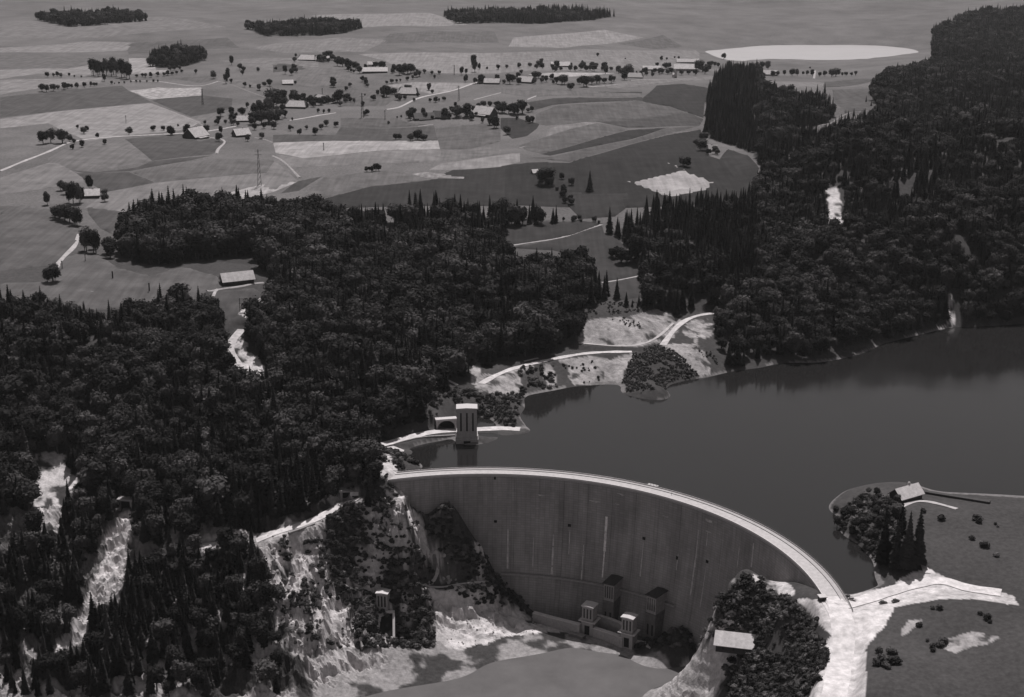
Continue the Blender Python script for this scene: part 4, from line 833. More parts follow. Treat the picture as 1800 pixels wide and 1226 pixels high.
# gate kiosk on the downstream side of the dam end
P = hit(1445, 1056, ground)[0]; t = empty('guard_hut', (P[0], P[1], P[2]), R(10), 'small dark guard hut with pale flat roof at the dam end', 'hut')
MB().box(-1.7, 1.7, -1.5, 1.5, -1, 2.4).build('wall', dark_roof, t); MB().box(-2.1, 2.1, -1.9, 1.9, 2.4, 2.75).build('roof', light_conc, t); MB().box(-.5, .5, -1.56, -1.4, 0, 2).build('door', dark_m, t)
P = on_plane(1180.5, 871, 0)
def person(P, yaw, label):
    t = empty('person', (P[0], P[1], .07), R(yaw), label, 'person')
    V = [(0, 0, .95), (0, 0, 1.2), (0, 0, 1.45), (0, .01, 1.55), (0, .02, 1.66), (0, .02, 1.78), (.2, 0, 1.43), (.27, .02, 1.15), (.25, .1, .9), (-.2, 0, 1.43), (-.27, -.02, 1.15), (-.25, .02, .9), (.1, 0, .9), (.12, .14, .5), (.12, .1, .06), (.12, .24, .03), (-.1, 0, .9), (-.12, -.08, .5), (-.12, -.22, .1), (-.12, -.1, .03)]
    E = [(0, 1), (1, 2), (2, 3), (3, 4), (4, 5), (2, 6), (6, 7), (7, 8), (2, 9), (9, 10), (10, 11), (0, 12), (12, 13), (13, 14), (14, 15), (0, 16), (16, 17), (17, 18), (18, 19)]
    rad_ = [.16, .15, .17, .07, .10, .09, .08, .055, .045, .08, .055, .045, .1, .07, .05, .04, .1, .07, .05, .04]
    me = bpy.data.meshes.new('body'); me.from_pydata(V, E, []); o = link('body', me, mat('dark_clothes', .03, .9), t)
    md = o.modifiers.new('skin', 'SKIN'); 
    for i, r_ in enumerate(rad_): me.skin_vertices[0].data[i].radius = (r_, r_ * .85)
    me.skin_vertices[0].data[0].use_root = True
    o.modifiers.new('sub', 'SUBSURF').levels = 1; MB().bar((0, .02, 1.74), (0, .02, 1.86), .11, 8).build('hat', dark_roof, t)
me0 = bpy.data.meshes.new('t')
try: person(P, 60, 'lone walker in dark clothes on the dam road')
except Exception as e:
    print('person', e)

# ------------------------------------------------------------------ trees
def leaf_mat(name, v, var=.35):
    m = mat(name, v, .85, var, 7, .12, coords='Object'); nt = m.node_tree
    oi = nt.nodes.new('ShaderNodeObjectInfo'); pw = nt.nodes.new('ShaderNodeMath'); pw.operation = 'POWER'; pw.inputs[1].default_value = 3.0; mr = nt.nodes.new('ShaderNodeMapRange'); mr.inputs[3].default_value = .55; mr.inputs[4].default_value = 3.4; nt.links.new(oi.outputs['Random'], pw.inputs[0]); nt.links.new(pw.outputs[0], mr.inputs[0])
    b = nt.nodes['Principled BSDF']; src = b.inputs['Base Color'].links[0].from_socket
    mx = nt.nodes.new('ShaderNodeMix'); mx.data_type = 'RGBA'; mx.blend_type = 'MULTIPLY'; mx.inputs[0].default_value = 1; nt.links.new(src, mx.inputs[6]); nt.links.new(mr.outputs[0], mx.inputs[7]); nt.links.new(mx.outputs[2], b.inputs['Base Color'])
    return m
needle = leaf_mat('spruce_needles', .012); leaves = leaf_mat('tree_leaves', .022); bark = mat('bark', .06, .95, .3, 2)
def spruce_mesh(seed, wide=.17):
    r = random.Random(seed); V = []; F = []
    n = 17
    for k in range(n):
        t = (k + .3) / n; z = .10 + .88 * t; rr = wide * (1 - t) ** .85 * r.uniform(.85, 1.12) + .008; m_ = int(10 - 5 * t); off = r.random() * 6
        for j in range(m_):
            a = off + 2 * math.pi * j / m_ + r.uniform(-.25, .25); R_ = rr * r.uniform(.7, 1.2); w_ = rr * .42 + .008; dz = R_ * r.uniform(.35, .6)
            ca, sa = math.cos(a), math.sin(a); b0 = len(V)
            V += [(0, 0, z + .02), (ca * R_ * .6 - sa * w_, sa * R_ * .6 + ca * w_, z - dz * .45), (ca * R_, sa * R_, z - dz), (ca * R_ * .6 + sa * w_, sa * R_ * .6 - ca * w_, z - dz * .45)]
            F += [(b0, b0 + 1, b0 + 2), (b0, b0 + 2, b0 + 3)]
    b0 = len(V); V += [(0, 0, 1)] + [(wide * .62 * math.cos(i * .785), wide * .62 * math.sin(i * .785), .10) for i in range(8)]
    F += [(b0, b0 + 1 + i, b0 + 1 + (i + 1) % 8) for i in range(8)]
    return V, F
def leafy_mesh(seed, nleaf=520, rx=.34, zc=.6, rz=.36, size=.05, lumps=8):
    r = random.Random(seed); V = []; F = []; L_ = [((0, 0, zc), (rx * .75, rz * .8))]
    for k in range(lumps):
        a = r.random() * 6.28; e = r.uniform(-.8, .9); d = r.uniform(.45, .62)
        L_.append(((math.cos(a) * rx * d * math.cos(e), math.sin(a) * rx * d * math.cos(e), zc + rz * d * math.sin(e) * 1.1), (rx * r.uniform(.38, .56), rz * r.uniform(.34, .5))))
    ph = (1 + 5 ** .5) / 2; ico = [Vector(p).normalized() for p in ((-1, ph, 0), (1, ph, 0), (-1, -ph, 0), (1, -ph, 0), (0, -1, ph), (0, 1, ph), (0, -1, -ph), (0, 1, -ph), (ph, 0, -1), (ph, 0, 1), (-ph, 0, -1), (-ph, 0, 1))]
    IF = ((0, 11, 5), (0, 5, 1), (0, 1, 7), (0, 7, 10), (0, 10, 11), (1, 5, 9), (5, 11, 4), (11, 10, 2), (10, 7, 6), (7, 1, 8), (3, 9, 4), (3, 4, 2), (3, 2, 6), (3, 6, 8), (3, 8, 9), (4, 9, 5), (2, 4, 11), (6, 2, 10), (8, 6, 7), (9, 8, 1))
    for (c, (a, h)) in L_:
        b0 = len(V); V += [(c[0] + p.x * a * .78, c[1] + p.y * a * .78, c[2] + p.z * h * .78) for p in ico]; F += [tuple(b0 + i for i in f) for f in IF]
    for k in range(nleaf):
        c, (a, h) = L_[r.randrange(len(L_))]; d = Vector((r.gauss(0, 1), r.gauss(0, 1), r.gauss(.25, 1))).normalized(); s = r.uniform(.8, 1.08)
        p = Vector((c[0] + d.x * a * s, c[1] + d.y * a * s, c[2] + d.z * h * s)); n = (d + Vector((r.gauss(0, .45), r.gauss(0, .45), r.gauss(.1, .45)))).normalized()
        u = n.orthogonal().normalized(); v = n.cross(u); z = size * r.uniform(.6, 1.4); b0 = len(V); th = r.random() * 6.28; u, v = u * math.cos(th) + v * math.sin(th), v * math.cos(th) - u * math.sin(th)
        V += [tuple(p + u * z), tuple(p + v * z * .7 + n * z * .25), tuple(p - u * z), tuple(p - v * z * .7 + n * z * .25)]; F += [(b0, b0 + 1, b0 + 2, b0 + 3)]
    return V, F
def trunk_vf(h, r0, r1, n=6):
    V = [(r0 * math.cos(6.283 * i / n), r0 * math.sin(6.283 * i / n), -.03) for i in range(n)] + [(r1 * math.cos(6.283 * i / n), r1 * math.sin(6.283 * i / n), h) for i in range(n)]
    return V, [(i, (i + 1) % n, n + (i + 1) % n, n + i) for i in range(n)]
def mk(name, VF, mats):
    me = bpy.data.meshes.new(name); me.from_pydata(VF[0], [], VF[1]); me.update()
    for m_ in mats: me.materials.append(m_)
    return me
def both(name, A, B, mats):
    n = len(A[0]); me = bpy.data.meshes.new(name); me.from_pydata(A[0] + B[0], [], A[1] + [tuple(i + n for i in f) for f in B[1]]); me.update()
    for m_ in mats: me.materials.append(m_)
    me.polygons.foreach_set('material_index', np.array([0] * len(A[1]) + [1] * len(B[1]), np.int32)); return me
SPR = [spruce_mesh(s, wd) for s, wd in ((1, .17), (2, .15), (3, .19), (4, .14))]
LEA = [leafy_mesh(s, 620, rx, zc, rz, .036, 10) for s, rx, zc, rz in ((11, .29, .54, .43), (12, .25, .53, .45), (13, .32, .55, .42), (14, .27, .52, .44))]
ST = trunk_vf(.9, .014, .004); LT = trunk_vf(.5, .026, .014)
spr_c = [mk('crown', v, [needle]) for v in SPR]; lea_c = [mk('crown', v, [leaves]) for v in LEA]
spr_t = mk('trunk', ST, [bark]); lea_t = mk('trunk', LT, [bark])
spr_j = [both('spruce_stand_tree', v, ST, [needle, bark]) for v in SPR]; lea_j = [both('leafy_stand_tree', v, LT, [leaves, bark]) for v in LEA]
bush_v = [leafy_mesh(s, 170, .5, .42, .42, .10, 5) for s in (31, 32)]; scrub_m = leaf_mat('scrub_leaves', .045); bush_j = [mk('shrub', v, [scrub_m]) for v in bush_v]
def tree(kind, P, h, rz, label, cat, group, name=None, wide=1.0):
    k = random.randrange(4); c, tr = (spr_c[k], spr_t) if kind == 'c' else (lea_c[k], lea_t)
    t = empty(name or ('spruce_tree' if kind == 'c' else 'leafy_tree'), tuple(P), rz, label, cat, group); t.scale = (h * wide, h * wide, h)
    link('crown', c, None, t); link('trunk', tr, None, t); return t
# --- forest scatter in world space
FORX = [[(300, 985), (330, 972), (440, 965), (500, 1060), (490, 1100), (300, 1120)], [(300, 990), (330, 978), (440, 965), (478, 1040), (490, 1150), (300, 1150)], [(640, 790), (668, 800), (655, 880), (640, 905), (600, 870)], [(300, 1090), (480, 1095), (500, 1226), (-60, 1226), (-60, 1100)]]
_sh = lambda p, dx, dy: [(a + dx, c + dy) for a, c in p]
SHUT = PALE[:2] + PALE[13:] + [_sh(PALE[0], 6, 22), _sh(PALE[0], -4, 45), _sh(PALE[1], 0, 25), _sh(PALE[12], 0, 18), _sh(PALE[25], 0, 20), _sh(PALE[24], 0, 22), _sh(PALE[26], 0, 18), _sh(PALE[27], 4, 10), [(1450, 330), (1482, 328), (1490, 425), (1448, 428)], [(425, 520), (475, 508), (482, 545), (442, 575), (440, 610), (478, 660), (482, 705), (425, 695), (388, 640), (398, 580)]] + [crs(13, '1390,330 1600,420 1640,480 1240,480 1040,470 1060,420 1200,400')]
def scat_px(polys, step, jitter=.42):
    out = []
    for p in polys:
        traced(p, np.array([0.]), np.array([0.]), np.array([0.])); lo, hi = _cache[tuple(p)]; X = [q[0] for q in p]
        xs = [(v - 900) / F_PX * (d_ * CP + 330 * SP) for v in (min(X), max(X)) for d_ in (lo, hi)]
        gx, gy = np.meshgrid(np.arange(min(xs) - 5, max(xs) + 5, step), np.arange(lo, hi, step)); gx = gx.ravel(); gy = gy.ravel()
        gx = gx + RNG.uniform(-jitter, jitter, gx.shape) * step; gy = gy + RNG.uniform(-jitter, jitter, gy.shape) * step
        k = traced(p, gx, gy, ground(gx, gy)); out.append(np.c_[gx[k], gy[k]])
    return np.concatenate(out)
def scatter(polys, step, jitter=.42, near=None, far=None):
    out = []
    for P in polys:
        gx, gy = np.meshgrid(np.arange(P[:, 0].min(), P[:, 0].max(), step), np.arange(P[:, 1].min(), P[:, 1].max(), step)); gx = gx.ravel(); gy = gy.ravel()
        gx = gx + RNG.uniform(-jitter, jitter, gx.shape) * step; gy = gy + RNG.uniform(-jitter, jitter, gy.shape) * step
        k = inpoly(gx, gy, P)
        if near is not None: k &= (gy >= near) & (gy < far)
        out.append(np.c_[gx[k], gy[k]])
    return np.concatenate(out)
pts = np.concatenate([scatter(FW, 6.0, near=0, far=1400), scatter(FW, 8.5, near=1400, far=9999), scat_px(FORX, 6.5)])
k = np.ones(len(pts), bool)
zt_ = ground(pts[:, 0], pts[:, 1])
for P in SHUT: k &= ~traced(P, pts[:, 0], pts[:, 1], zt_)
for (nm, wd, tone, lev, P) in road_w:
    m_ = (pts[:, 0] > P[:, 0].min() - 9) & (pts[:, 0] < P[:, 0].max() + 9) & (pts[:, 1] > P[:, 1].min() - 9) & (pts[:, 1] < P[:, 1].max() + 9)
    d = np.full(len(pts), 99.)
    for i in range(0, len(P)): d[m_] = np.minimum(d[m_], np.hypot(pts[m_, 0] - P[i, 0], pts[m_, 1] - P[i, 1]))
    k &= d > wd / 2 + 2.5
gapn = fbm(pts[:, 0] + 70, pts[:, 1], 22, 3)
k &= (RNG.random(len(pts)) < .92) & (gapn > .33)
pts = pts[k]; Z = ground(pts[:, 0], pts[:, 1])
ups = (np.hypot(pts[:, 0] - DC[0], pts[:, 1] - DC[1]) > 184)
k = ~((Z < -2.4) & (pts[:, 0] > -60)) & (np.abs(pts[:, 0]) < .55 * pts[:, 1] + 60); pts = pts[k]; Z = Z[k]
pts3 = np.c_[pts, Z]
px_, py_, dep = to_px(pts3)
mixn = fbm(pts[:, 0], pts[:, 1], 70, 3)
conif = (.30 + 1.3 * (mixn - .5)) + .35 * ((px_ > 620) & (py_ < 430)) + .55 * ((px_ > 1050) & (px_ < 1330) & (py_ < 560)) - .1 * (px_ > 1330) + .25 * (py_ > 900)
isC = RNG.random(len(pts)) < conif
H_ = np.where(isC, RNG.uniform(16, 27, len(pts)), RNG.uniform(12, 24, len(pts)))
H_ *= .72 + .62 * fbm(pts[:, 0] + 5, pts[:, 1], 28, 2)
H_ *= np.where(py_ > 900, .85, 1) * np.where((px_ > 1255) & (py_ > 250), .9, 1)
H_ *= np.where((px_ > 205) & (px_ < 480) & (py_ > 385) & (py_ < 480), 1.2, 1)
inview = (px_ > 5) & (px_ < 1795) & (py_ > 20) & (py_ < 1230)
size_px = H_ / dep * F_PX
ROT = RNG.random(len(pts)) * 6.28
def geo_stuff(name, P3, scl, rot, protos, label):
    me = bpy.data.meshes.new(name + '_points'); me.vertices.add(len(P3)); me.vertices.foreach_set('co', np.asarray(P3, np.float32).ravel())
    for nm, arr, ty, key in (('scl', scl, 'FLOAT_VECTOR', 'vector'), ('rot', rot, 'FLOAT', 'value'), ('pick', RNG.integers(0, len(protos), len(P3)), 'INT', 'value')):
        at = me.attributes.new(nm, ty, 'POINT'); at.data.foreach_set(key, np.asarray(arr, np.int32 if ty == 'INT' else np.float32).ravel())
    o = link(name, me); ng = bpy.data.node_groups.new(name, 'GeometryNodeTree')
    ng.interface.new_socket('Geometry', in_out='INPUT', socket_type='NodeSocketGeometry'); ng.interface.new_socket('Geometry', in_out='OUTPUT', socket_type='NodeSocketGeometry')
    N = ng.nodes.new; L = ng.links.new; gi = N('NodeGroupInput'); go = N('NodeGroupOutput'); ip = N('GeometryNodeInstanceOnPoints'); jn = N('GeometryNodeJoinGeometry')
    for pm in reversed(protos):
        po = bpy.data.objects.new(pm.name, pm); oi = N('GeometryNodeObjectInfo'); oi.inputs['Object'].default_value = po; oi.inputs['As Instance'].default_value = True; L(oi.outputs['Geometry'], jn.inputs[0])
    L(gi.outputs[0], ip.inputs['Points']); L(jn.outputs[0], ip.inputs['Instance']); ip.inputs['Pick Instance'].default_value = True
    def attr(nm, ty):
        q = N('GeometryNodeInputNamedAttribute'); q.data_type = ty; q.inputs['Name'].default_value = nm; return q.outputs[0]
    L(attr('pick', 'INT'), ip.inputs['Instance Index']); L(attr('scl', 'FLOAT_VECTOR'), ip.inputs['Scale'])
    cx = N('ShaderNodeCombineXYZ'); L(attr('rot', 'FLOAT'), cx.inputs[2]); L(cx.outputs[0], ip.inputs['Rotation']); L(ip.outputs[0], go.inputs[0])
    md = o.modifiers.new('scatter', 'NODES'); md.node_group = ng; o['kind'] = 'stuff'; o['label'] = label; return o
def region(a, c):
    if c < 500 and a < 480: return 'in the tall wood behind the meadow barn, ' + ('left part' if a < 300 else 'right part')
    if c > 860 and a < 700: return 'below the left forest, ' + ('left of the scree chute' if a < 170 + (1000 - c) * .3 else 'just right of the scree chute' if a < 310 else 'near the pale rock face')
    if a < 1062 and c < 620: return 'in the forest ' + ('between barn meadow and fields' if a < 700 else 'behind the intake tower, far side')
    if a < 1062: return ('in the lower left forest edge' if a < 200 else 'in the left forest below the pale track' if a < 400 and c < 740 else 'in the left forest above the cliff road' if a < 560 and c > 740 else 'in the forest right of the pale track' if a < 560 else 'in the forest above the dam end' if c > 740 or a < 700 else 'in the forest behind the intake tower')
    return 'in the right-hand forest above the lake'
for kind, flag in (('c', isC), ('b', ~isC)):
    idx_ = np.where(flag & inview)[0]; top = idx_[np.argsort(-size_px[idx_])[:298]]; rest = np.setdiff1d(np.where(flag)[0], top)
    for i in top:
        rg = region(px_[i], py_[i]); nm = 'dark pointed spruce' if kind == 'c' else 'round leafy tree'
        w_ = RNG.uniform(.85, 1.25); tree(kind, pts3[i], H_[i], ROT[i], nm + ' ' + rg, 'spruce' if kind == 'c' else 'tree', ('spruces ' if kind == 'c' else 'leafy trees ') + rg, wide=w_ * (1.0 if kind == 'c' else 1.15))
    sc_ = H_[rest]; ww = RNG.uniform(.85, 1.25, len(rest)) * (1.0 if kind == 'c' else 1.15)
    geo_stuff('spruce_forest' if kind == 'c' else 'leafy_forest', pts3[rest], np.c_[sc_ * ww, sc_ * ww, sc_], ROT[rest], spr_j if kind == 'c' else lea_j, 'dense dark spruces of the wooded hills' if kind == 'c' else 'dense leafy canopy of the wooded hills')

# --- trees out in the farmland: crop, x, y of the foot, height (crop px), kind
FT = [(1, '650,690,88 820,662,42 910,655,38 978,695,78 1010,625,26 1335,745,66 1545,742,66 1665,722,48 1318,615,62 1445,540,70 1510,545,72 238,642,30 325,668,40 415,712,56 450,764,56 285,790,56 210,805,45', 'b', 'roadside tree along the pale road at the upper left', 'roadside trees along the pale road'),
 (1, '290,685,58 185,745,62 215,752,50 110,755,140 45,755,120 -20,760,110', 'b', 'tree in the loose clump above the road bend at the left edge', 'trees above the road bend'),
 (1, '1155,222,48 1298,255,58 1430,292,34 1530,318,42 1570,328,30 1635,345,58 1685,318,36 1727,318,62 1720,368,26 1228,604,28', 'b', 'small tree scattered over the upper-left meadows', 'small trees of the upper-left meadows'),
 (1, '1395,296,110 1437,150,92 1395,270,90', 'b', 'tall slim tree in the upper-left meadows', 'tall slim trees in the upper-left meadows'),
 (1, '100,1118,76 460,1198,86', 'b', 'round tree near the small bright-roofed house at the left edge', 'round trees by the small house'),
 (1, '185,1220,130 222,1222,160 255,1226,185 280,1215,150 320,1120,100 355,1110,80 40,1226,110 0,1230,120', 'b', 'tall dense tree hiding the small house at the left edge', 'dense trees by the small house'),
 (5, '90,215,130 130,225,150 180,235,130 220,255,130 240,258,110 60,200,100', 'b', 'tree in the dense clump beside the pale track', 'clump beside the pale track'),
 (5, '320,455,190 370,460,195 410,462,180 300,440,160 350,440,190', 'b', 'tree in the round clump left of the tall wood', 'round clump left of the tall wood'),
 (5, '485,505,150 470,470,140 30,690,150 8,690,120', 'b', 'lone tree at a meadow corner', 'lone trees at meadow corners'),
 (1, '365,235,130 395,240,140 430,235,135 470,236,135 505,238,138 545,240,140 585,250,150 620,262,150 645,258,130 455,278,60 600,245,140 415,225,120 530,225,120', 'b', 'tall tree of the square grove in the far upper-left fields', 'square grove of tall trees'),
 (1, '20,245,40 60,245,38 95,240,36 130,245,38 180,240,28 230,248,30 270,250,22', 'b', 'hedge tree in the upper of two far-left hedges', 'upper far-left hedge'),
 (1, '-30,358,58 20,356,58 55,350,50 90,346,50 130,342,50 170,336,50 210,332,46 250,328,46 290,324,44 330,320,42 370,316,38 400,312,32', 'b', 'hedge tree in the lower of two far-left hedges', 'lower far-left hedge'),
 (1, '700,245,32 740,246,36 780,246,36 820,244,38 860,242,38 900,238,36 940,232,36 980,228,36 1020,220,34 1060,214,30 950,195,40 990,192,40 1030,190,30', 'b', 'hedge tree right of the square grove', 'hedge right of the square grove'),
 (1, '505,300,24 540,298,14 580,294,20 620,292,20 660,288,22 700,286,24 740,284,22 780,282,24 830,280,20 880,280,20', 'b', 'little bush in the row below the square grove', 'bush row below the square grove'),
 (1, '1390,606,40 1420,600,50 1450,612,50 1480,620,40 1590,620,70 1620,610,90 1650,610,120 1700,600,150 1735,610,130 1680,640,60 1720,560,140 1620,540,90 1660,530,100 1700,500,90 1740,470,90 1600,650,50 1560,480,60 1640,470,50', 'b', 'tree of the big grove behind the bright-roofed farmhouses', 'big grove behind the bright-roofed farms'),
 (2, '10,480,140 40,470,110 70,440,90 0,430,100 30,400,60 80,390,50 140,430,60 170,425,60 210,430,60 230,420,50 260,450,50 290,440,50 300,460,50 20,600,80 50,570,80 90,560,60 150,580,24 60,520,80 380,525,40 420,520,36 350,520,36 430,450,60 460,450,60 500,440,90 520,445,90 560,445,50 590,445,50 620,440,40 520,470,40 0,640,60', 'b', 'tree of the grove around the two upper farms', 'grove around the two upper farms'),
 (2, '125,660,50 150,640,24 200,692,56 225,670,36 262,642,46 318,695,64 345,672,44 370,650,46 405,626,44 492,630,46 888,610,38', 'b', 'orchard tree on the dark field below the upper farms', 'orchard below the upper farms'),
 (2, '935,730,54 970,728,50 1070,740,80 1100,735,78 1120,730,60 1150,738,54 1185,735,50', 'b', 'tree in the short row over the pale strip field', 'short row over the pale strip field'),
 (2, '560,352,46 770,430,56 720,540,50 700,545,40 690,470,40 700,390,30', 'b', 'field tree near the thick mast', 'field trees near the thick mast'),
 (2, '800,385,44 830,390,60 870,400,80 900,385,50 930,380,66 960,420,56 985,425,56 1010,420,40 1100,400,44 1130,395,40 1060,350,44 1030,345,40 990,350,30 1095,435,36 1205,440,40 1240,440,44 1280,430,34 1315,430,34 850,410,40', 'b', 'tree around the pale-roofed farm below the far road', 'trees around the farm below the far road'),
 (2, '890,295,34 920,290,30 960,285,26 990,278,26 1030,275,40 1070,262,46 1100,245,54 1140,240,50 1175,215,34 1232,225,34 1248,255,36 1280,222,44 970,225,80 1000,215,60 1025,222,80 1060,215,86 1090,210,44 1120,215,40', 'b', 'tree of the loose wood right of the very long farm building', 'loose wood by the very long farm building'),
 (2, '500,160,80 540,165,76 470,120,40 450,115,44 580,185,80 600,170,50 650,190,70 720,175,40 790,175,50 830,180,66 850,180,50 630,215,40 880,200,36 930,200,36 510,120,40 430,130,40', 'b', 'tree of the scattered wood left of the very long farm building', 'scattered wood left of the very long farm building'),
 (2, '85,220,80', 'b', 'slim dark tree alone on the slope above the small shed', None), (2, '160,300,30 180,300,28', 'b', 'shrub-like tree beside the small bright shed', 'trees beside the small shed'),
 (2, '1455,230,82 1490,225,52', 'b', 'tree of the close pair left of the tall twin trees', 'close pair left of the tall twin trees'), (2, '1540,160,100 1558,212,110 1590,190,76', 'b', 'tall dark tree standing high in the far pale field', 'tall trees in the far pale field'),
 (2, '1648,190,32 1740,190,54 1725,290,58 1745,270,50', 'b', 'tree near the farm at the far road end', 'trees near the far road end'),
 (2, '725,968,56 758,975,70 790,972,62 815,966,50', 'b', 'tree of the lone broad clump in the middle of the fields', 'lone broad clump in mid field'),
 (2, '1380,520,70 1410,560,90 1440,540,80 1470,560,130 1500,540,100 1540,560,60 1400,480,40 1580,480,50 1620,475,44 1660,480,50 1700,475,50 1735,470,50 1660,625,80 1690,640,100 1720,640,90 1530,580,50 1600,600,40', 'b', 'tree of the grove beside the large bright-roofed farm', 'grove beside the large bright-roofed farm'),
 (2, '955,560,20 990,560,24 1040,550,30 1350,570,40 1320,560,30 1230,570,30', 'b', 'low garden tree by the dark-roofed farms', 'garden trees by the dark-roofed farms'),
 (3, '20,520,80 50,530,80 100,540,120 130,530,60 175,530,130 200,520,50 230,510,40 130,575,34 200,590,60 230,600,70 255,600,60 45,690,60', 'b', 'tree at the right end of the large farm grove', 'right end of the large farm grove'),
 (3, '80,300,90 130,300,50 160,225,40 150,180,54 220,170,36 280,185,50 310,185,50 45,180,30 270,295,46 310,290,46 350,285,44 385,260,40 430,295,70 460,300,76 490,300,70 430,190,50 460,195,44 540,200,50 580,200,60 620,200,66 660,200,60 700,195,66 735,185,50 810,200,58 850,195,30 610,300,66 640,320,90 670,320,90 700,300,60 740,300,66 770,290,50 800,290,50 840,285,60 880,280,50 540,350,66 552,330,50', 'b', 'tree of the far orchard belt between the farms', 'far orchard belt between the farms'),
 (3, '960,270,50 935,215,40 980,240,96 1000,235,60 1040,215,30 1080,230,40 1120,230,36 1160,215,36 1200,220,40 1240,220,44 1280,225,50 1320,220,46 1350,225,50 1400,230,50 1440,225,44 1500,230,60 1530,205,120 1560,220,60 1600,200,60 1240,120,34 1280,115,34 1220,110,24 1400,130,30 1380,110,26 1330,100,20 750,90,40 950,110,16', 'b', 'tree of the far belt before the distant lake', 'far tree belt before the lake'),
 (3, '340,1075,130 375,1092,80 320,1050,100 480,1030,60 540,1092,76', 'b', 'bushy tree at the gully by the tiny hut', 'bushy trees at the gully by the tiny hut'), (3, '690,1120,155', 'c', 'single dark cone-shaped tree on the slope below the fields', None), (3, '665,1110,110', 'c', 'smaller dark tree hugging the single cone-shaped one', None),
 (3, '430,1130,50 460,1160,60 490,1160,80 520,1200,60 550,1226,60 500,1226,70', 'b', 'bush in the winding gully hedge', 'winding gully hedge'), (3, '1390,925,70 1430,930,76', 'b', 'tree of the close pair above the pale triangular field', 'close pair above the pale triangular field'),
 (3, '1540,810,90 1520,780,60 1590,840,50 1640,830,60 1670,840,50 1560,740,70', 'b', 'tree around the farmhouse at the forest edge', 'trees round the forest-edge farmhouse'),
 (3, '1660,340,70 1700,300,60 1740,280,80 1640,160,40 1680,170,40 1720,110,60 1751,200,50', 'b', 'tree left of the dark hump by the distant lake', 'trees left of the wooded hump'),
 (4, '20,180,60 60,185,50 110,180,40 180,180,50 220,190,60 260,180,60 300,190,60 350,240,56 390,235,56 430,230,46 490,235,56 530,235,50 570,230,40 610,230,40 640,235,44 710,240,44 750,240,50 790,245,60 830,240,60 870,235,34 910,235,36 950,240,40 980,235,50 625,180,16', 'b', 'tree of the dark row in front of the distant lake', 'dark row before the distant lake'),
 (4, '740,420,130 700,470,110 770,440,60 690,400,90 430,380,50 600,400,90 640,400,80 560,400,60 1060,440,50 1100,470,50 1160,490,50 830,490,50 970,545,70 920,520,30', 'c', 'pointed tree around the small valley meadow on the right', 'pointed trees round the valley meadow'),
 (7, '890,520,110 930,545,120 980,550,120 870,490,90 1000,500,90 950,490,90', 'b', 'tree of the bushy clump on the meadow beside the right-hand forest', 'bushy clump on the small meadow'),
 (7, '540,215,50 570,215,55 600,215,50 650,220,36 690,222,40 730,230,44 760,235,36 500,210,44', 'b', 'hedge tree along the top of the small meadow', 'hedge along the top of the small meadow'),
 (7, '800,820,220 830,800,170 880,810,200 720,800,190 750,780,150 960,860,90 1060,850,70 1010,870,50', 'c', 'slim spruce at the foot of the small meadow', 'slim spruces at the foot of the small meadow'),
 (16, '1170,560,420 1240,580,400 1290,520,380 1390,600,500 1440,570,430 1330,540,380', 'c', 'big dark spruce on the wooded headland', 'big spruces on the headland'),
 (16, '1000,60,60 1060,50,60 1120,60,70 960,200,80 900,230,90 870,300,80 930,340,90 1000,330,90 1050,380,90 1100,400,100 980,260,80 1050,260,80 1110,200,80 1150,300,90 1100,120,70 1010,150,60 1180,120,70 840,210,60 1160,460,90 1060,450,70 1210,300,110 1260,200,100 1300,120,60', 'b', 'rounded bush or tree of the headland thicket', 'headland thicket'),
]
for (c, s, kind, lab, grp) in FT:
    L_ = [tuple(map(float, q.split(','))) for q in s.split()]; XY = [cr(c, a, y_) for a, y_, h in L_]; P = hit([q[0] for q in XY], [q[1] for q in XY], ground)
    nm_k = 'spruce_tree' if kind == 'c' else 'hedge_tree' if ('hedge' in lab or 'row' in lab or 'belt' in lab) else 'thicket_tree' if 'headland' in lab else 'grove_tree' if ('grove' in lab or 'wood' in lab or 'clump' in lab) else 'field_tree'
    order = sorted(range(len(XY)), key=lambda i_: XY[i_][0]); ordn = ['leftmost', 'second from left', 'third from left', 'fourth from left', 'fifth from left', 'sixth from left', 'seventh from left', 'eighth from left', 'ninth from left', 'tenth from left', 'eleventh from left', 'twelfth from left', 'thirteenth from left', 'fourteenth from left']
    lab0 = lab
    for ii, ((a, y_, hc), q, xy) in enumerate(zip(L_, P, XY)):
        if 1 < len(XY) <= 14: lab = lab0 + ', ' + (ordn[order.index(ii)] if order.index(ii) < len(XY) - 1 else 'rightmost')
        if q[2] < -2.5 and q[1] > 700 and q[0] > -60: q[2] = -2.6
        h = top_z(q, xy[1] - hc / 4.378) - q[2]; h = max(2.2, min(h * random.uniform(.85, 1.3), 34)); q = q + np.array([random.gauss(0, 1.5), random.gauss(0, 3), 0])
        tree(kind, q - np.array([0, 0, .3]), h, random.random() * 6.28, lab, 'spruce' if kind == 'c' and 'spruce' in lab else 'tree', grp, wide=random.uniform(1.15, 1.6) if kind == 'b' and 'slim' not in lab and 'tall' not in lab else (.8 if kind == 'b' else 1.1), name=nm_k)

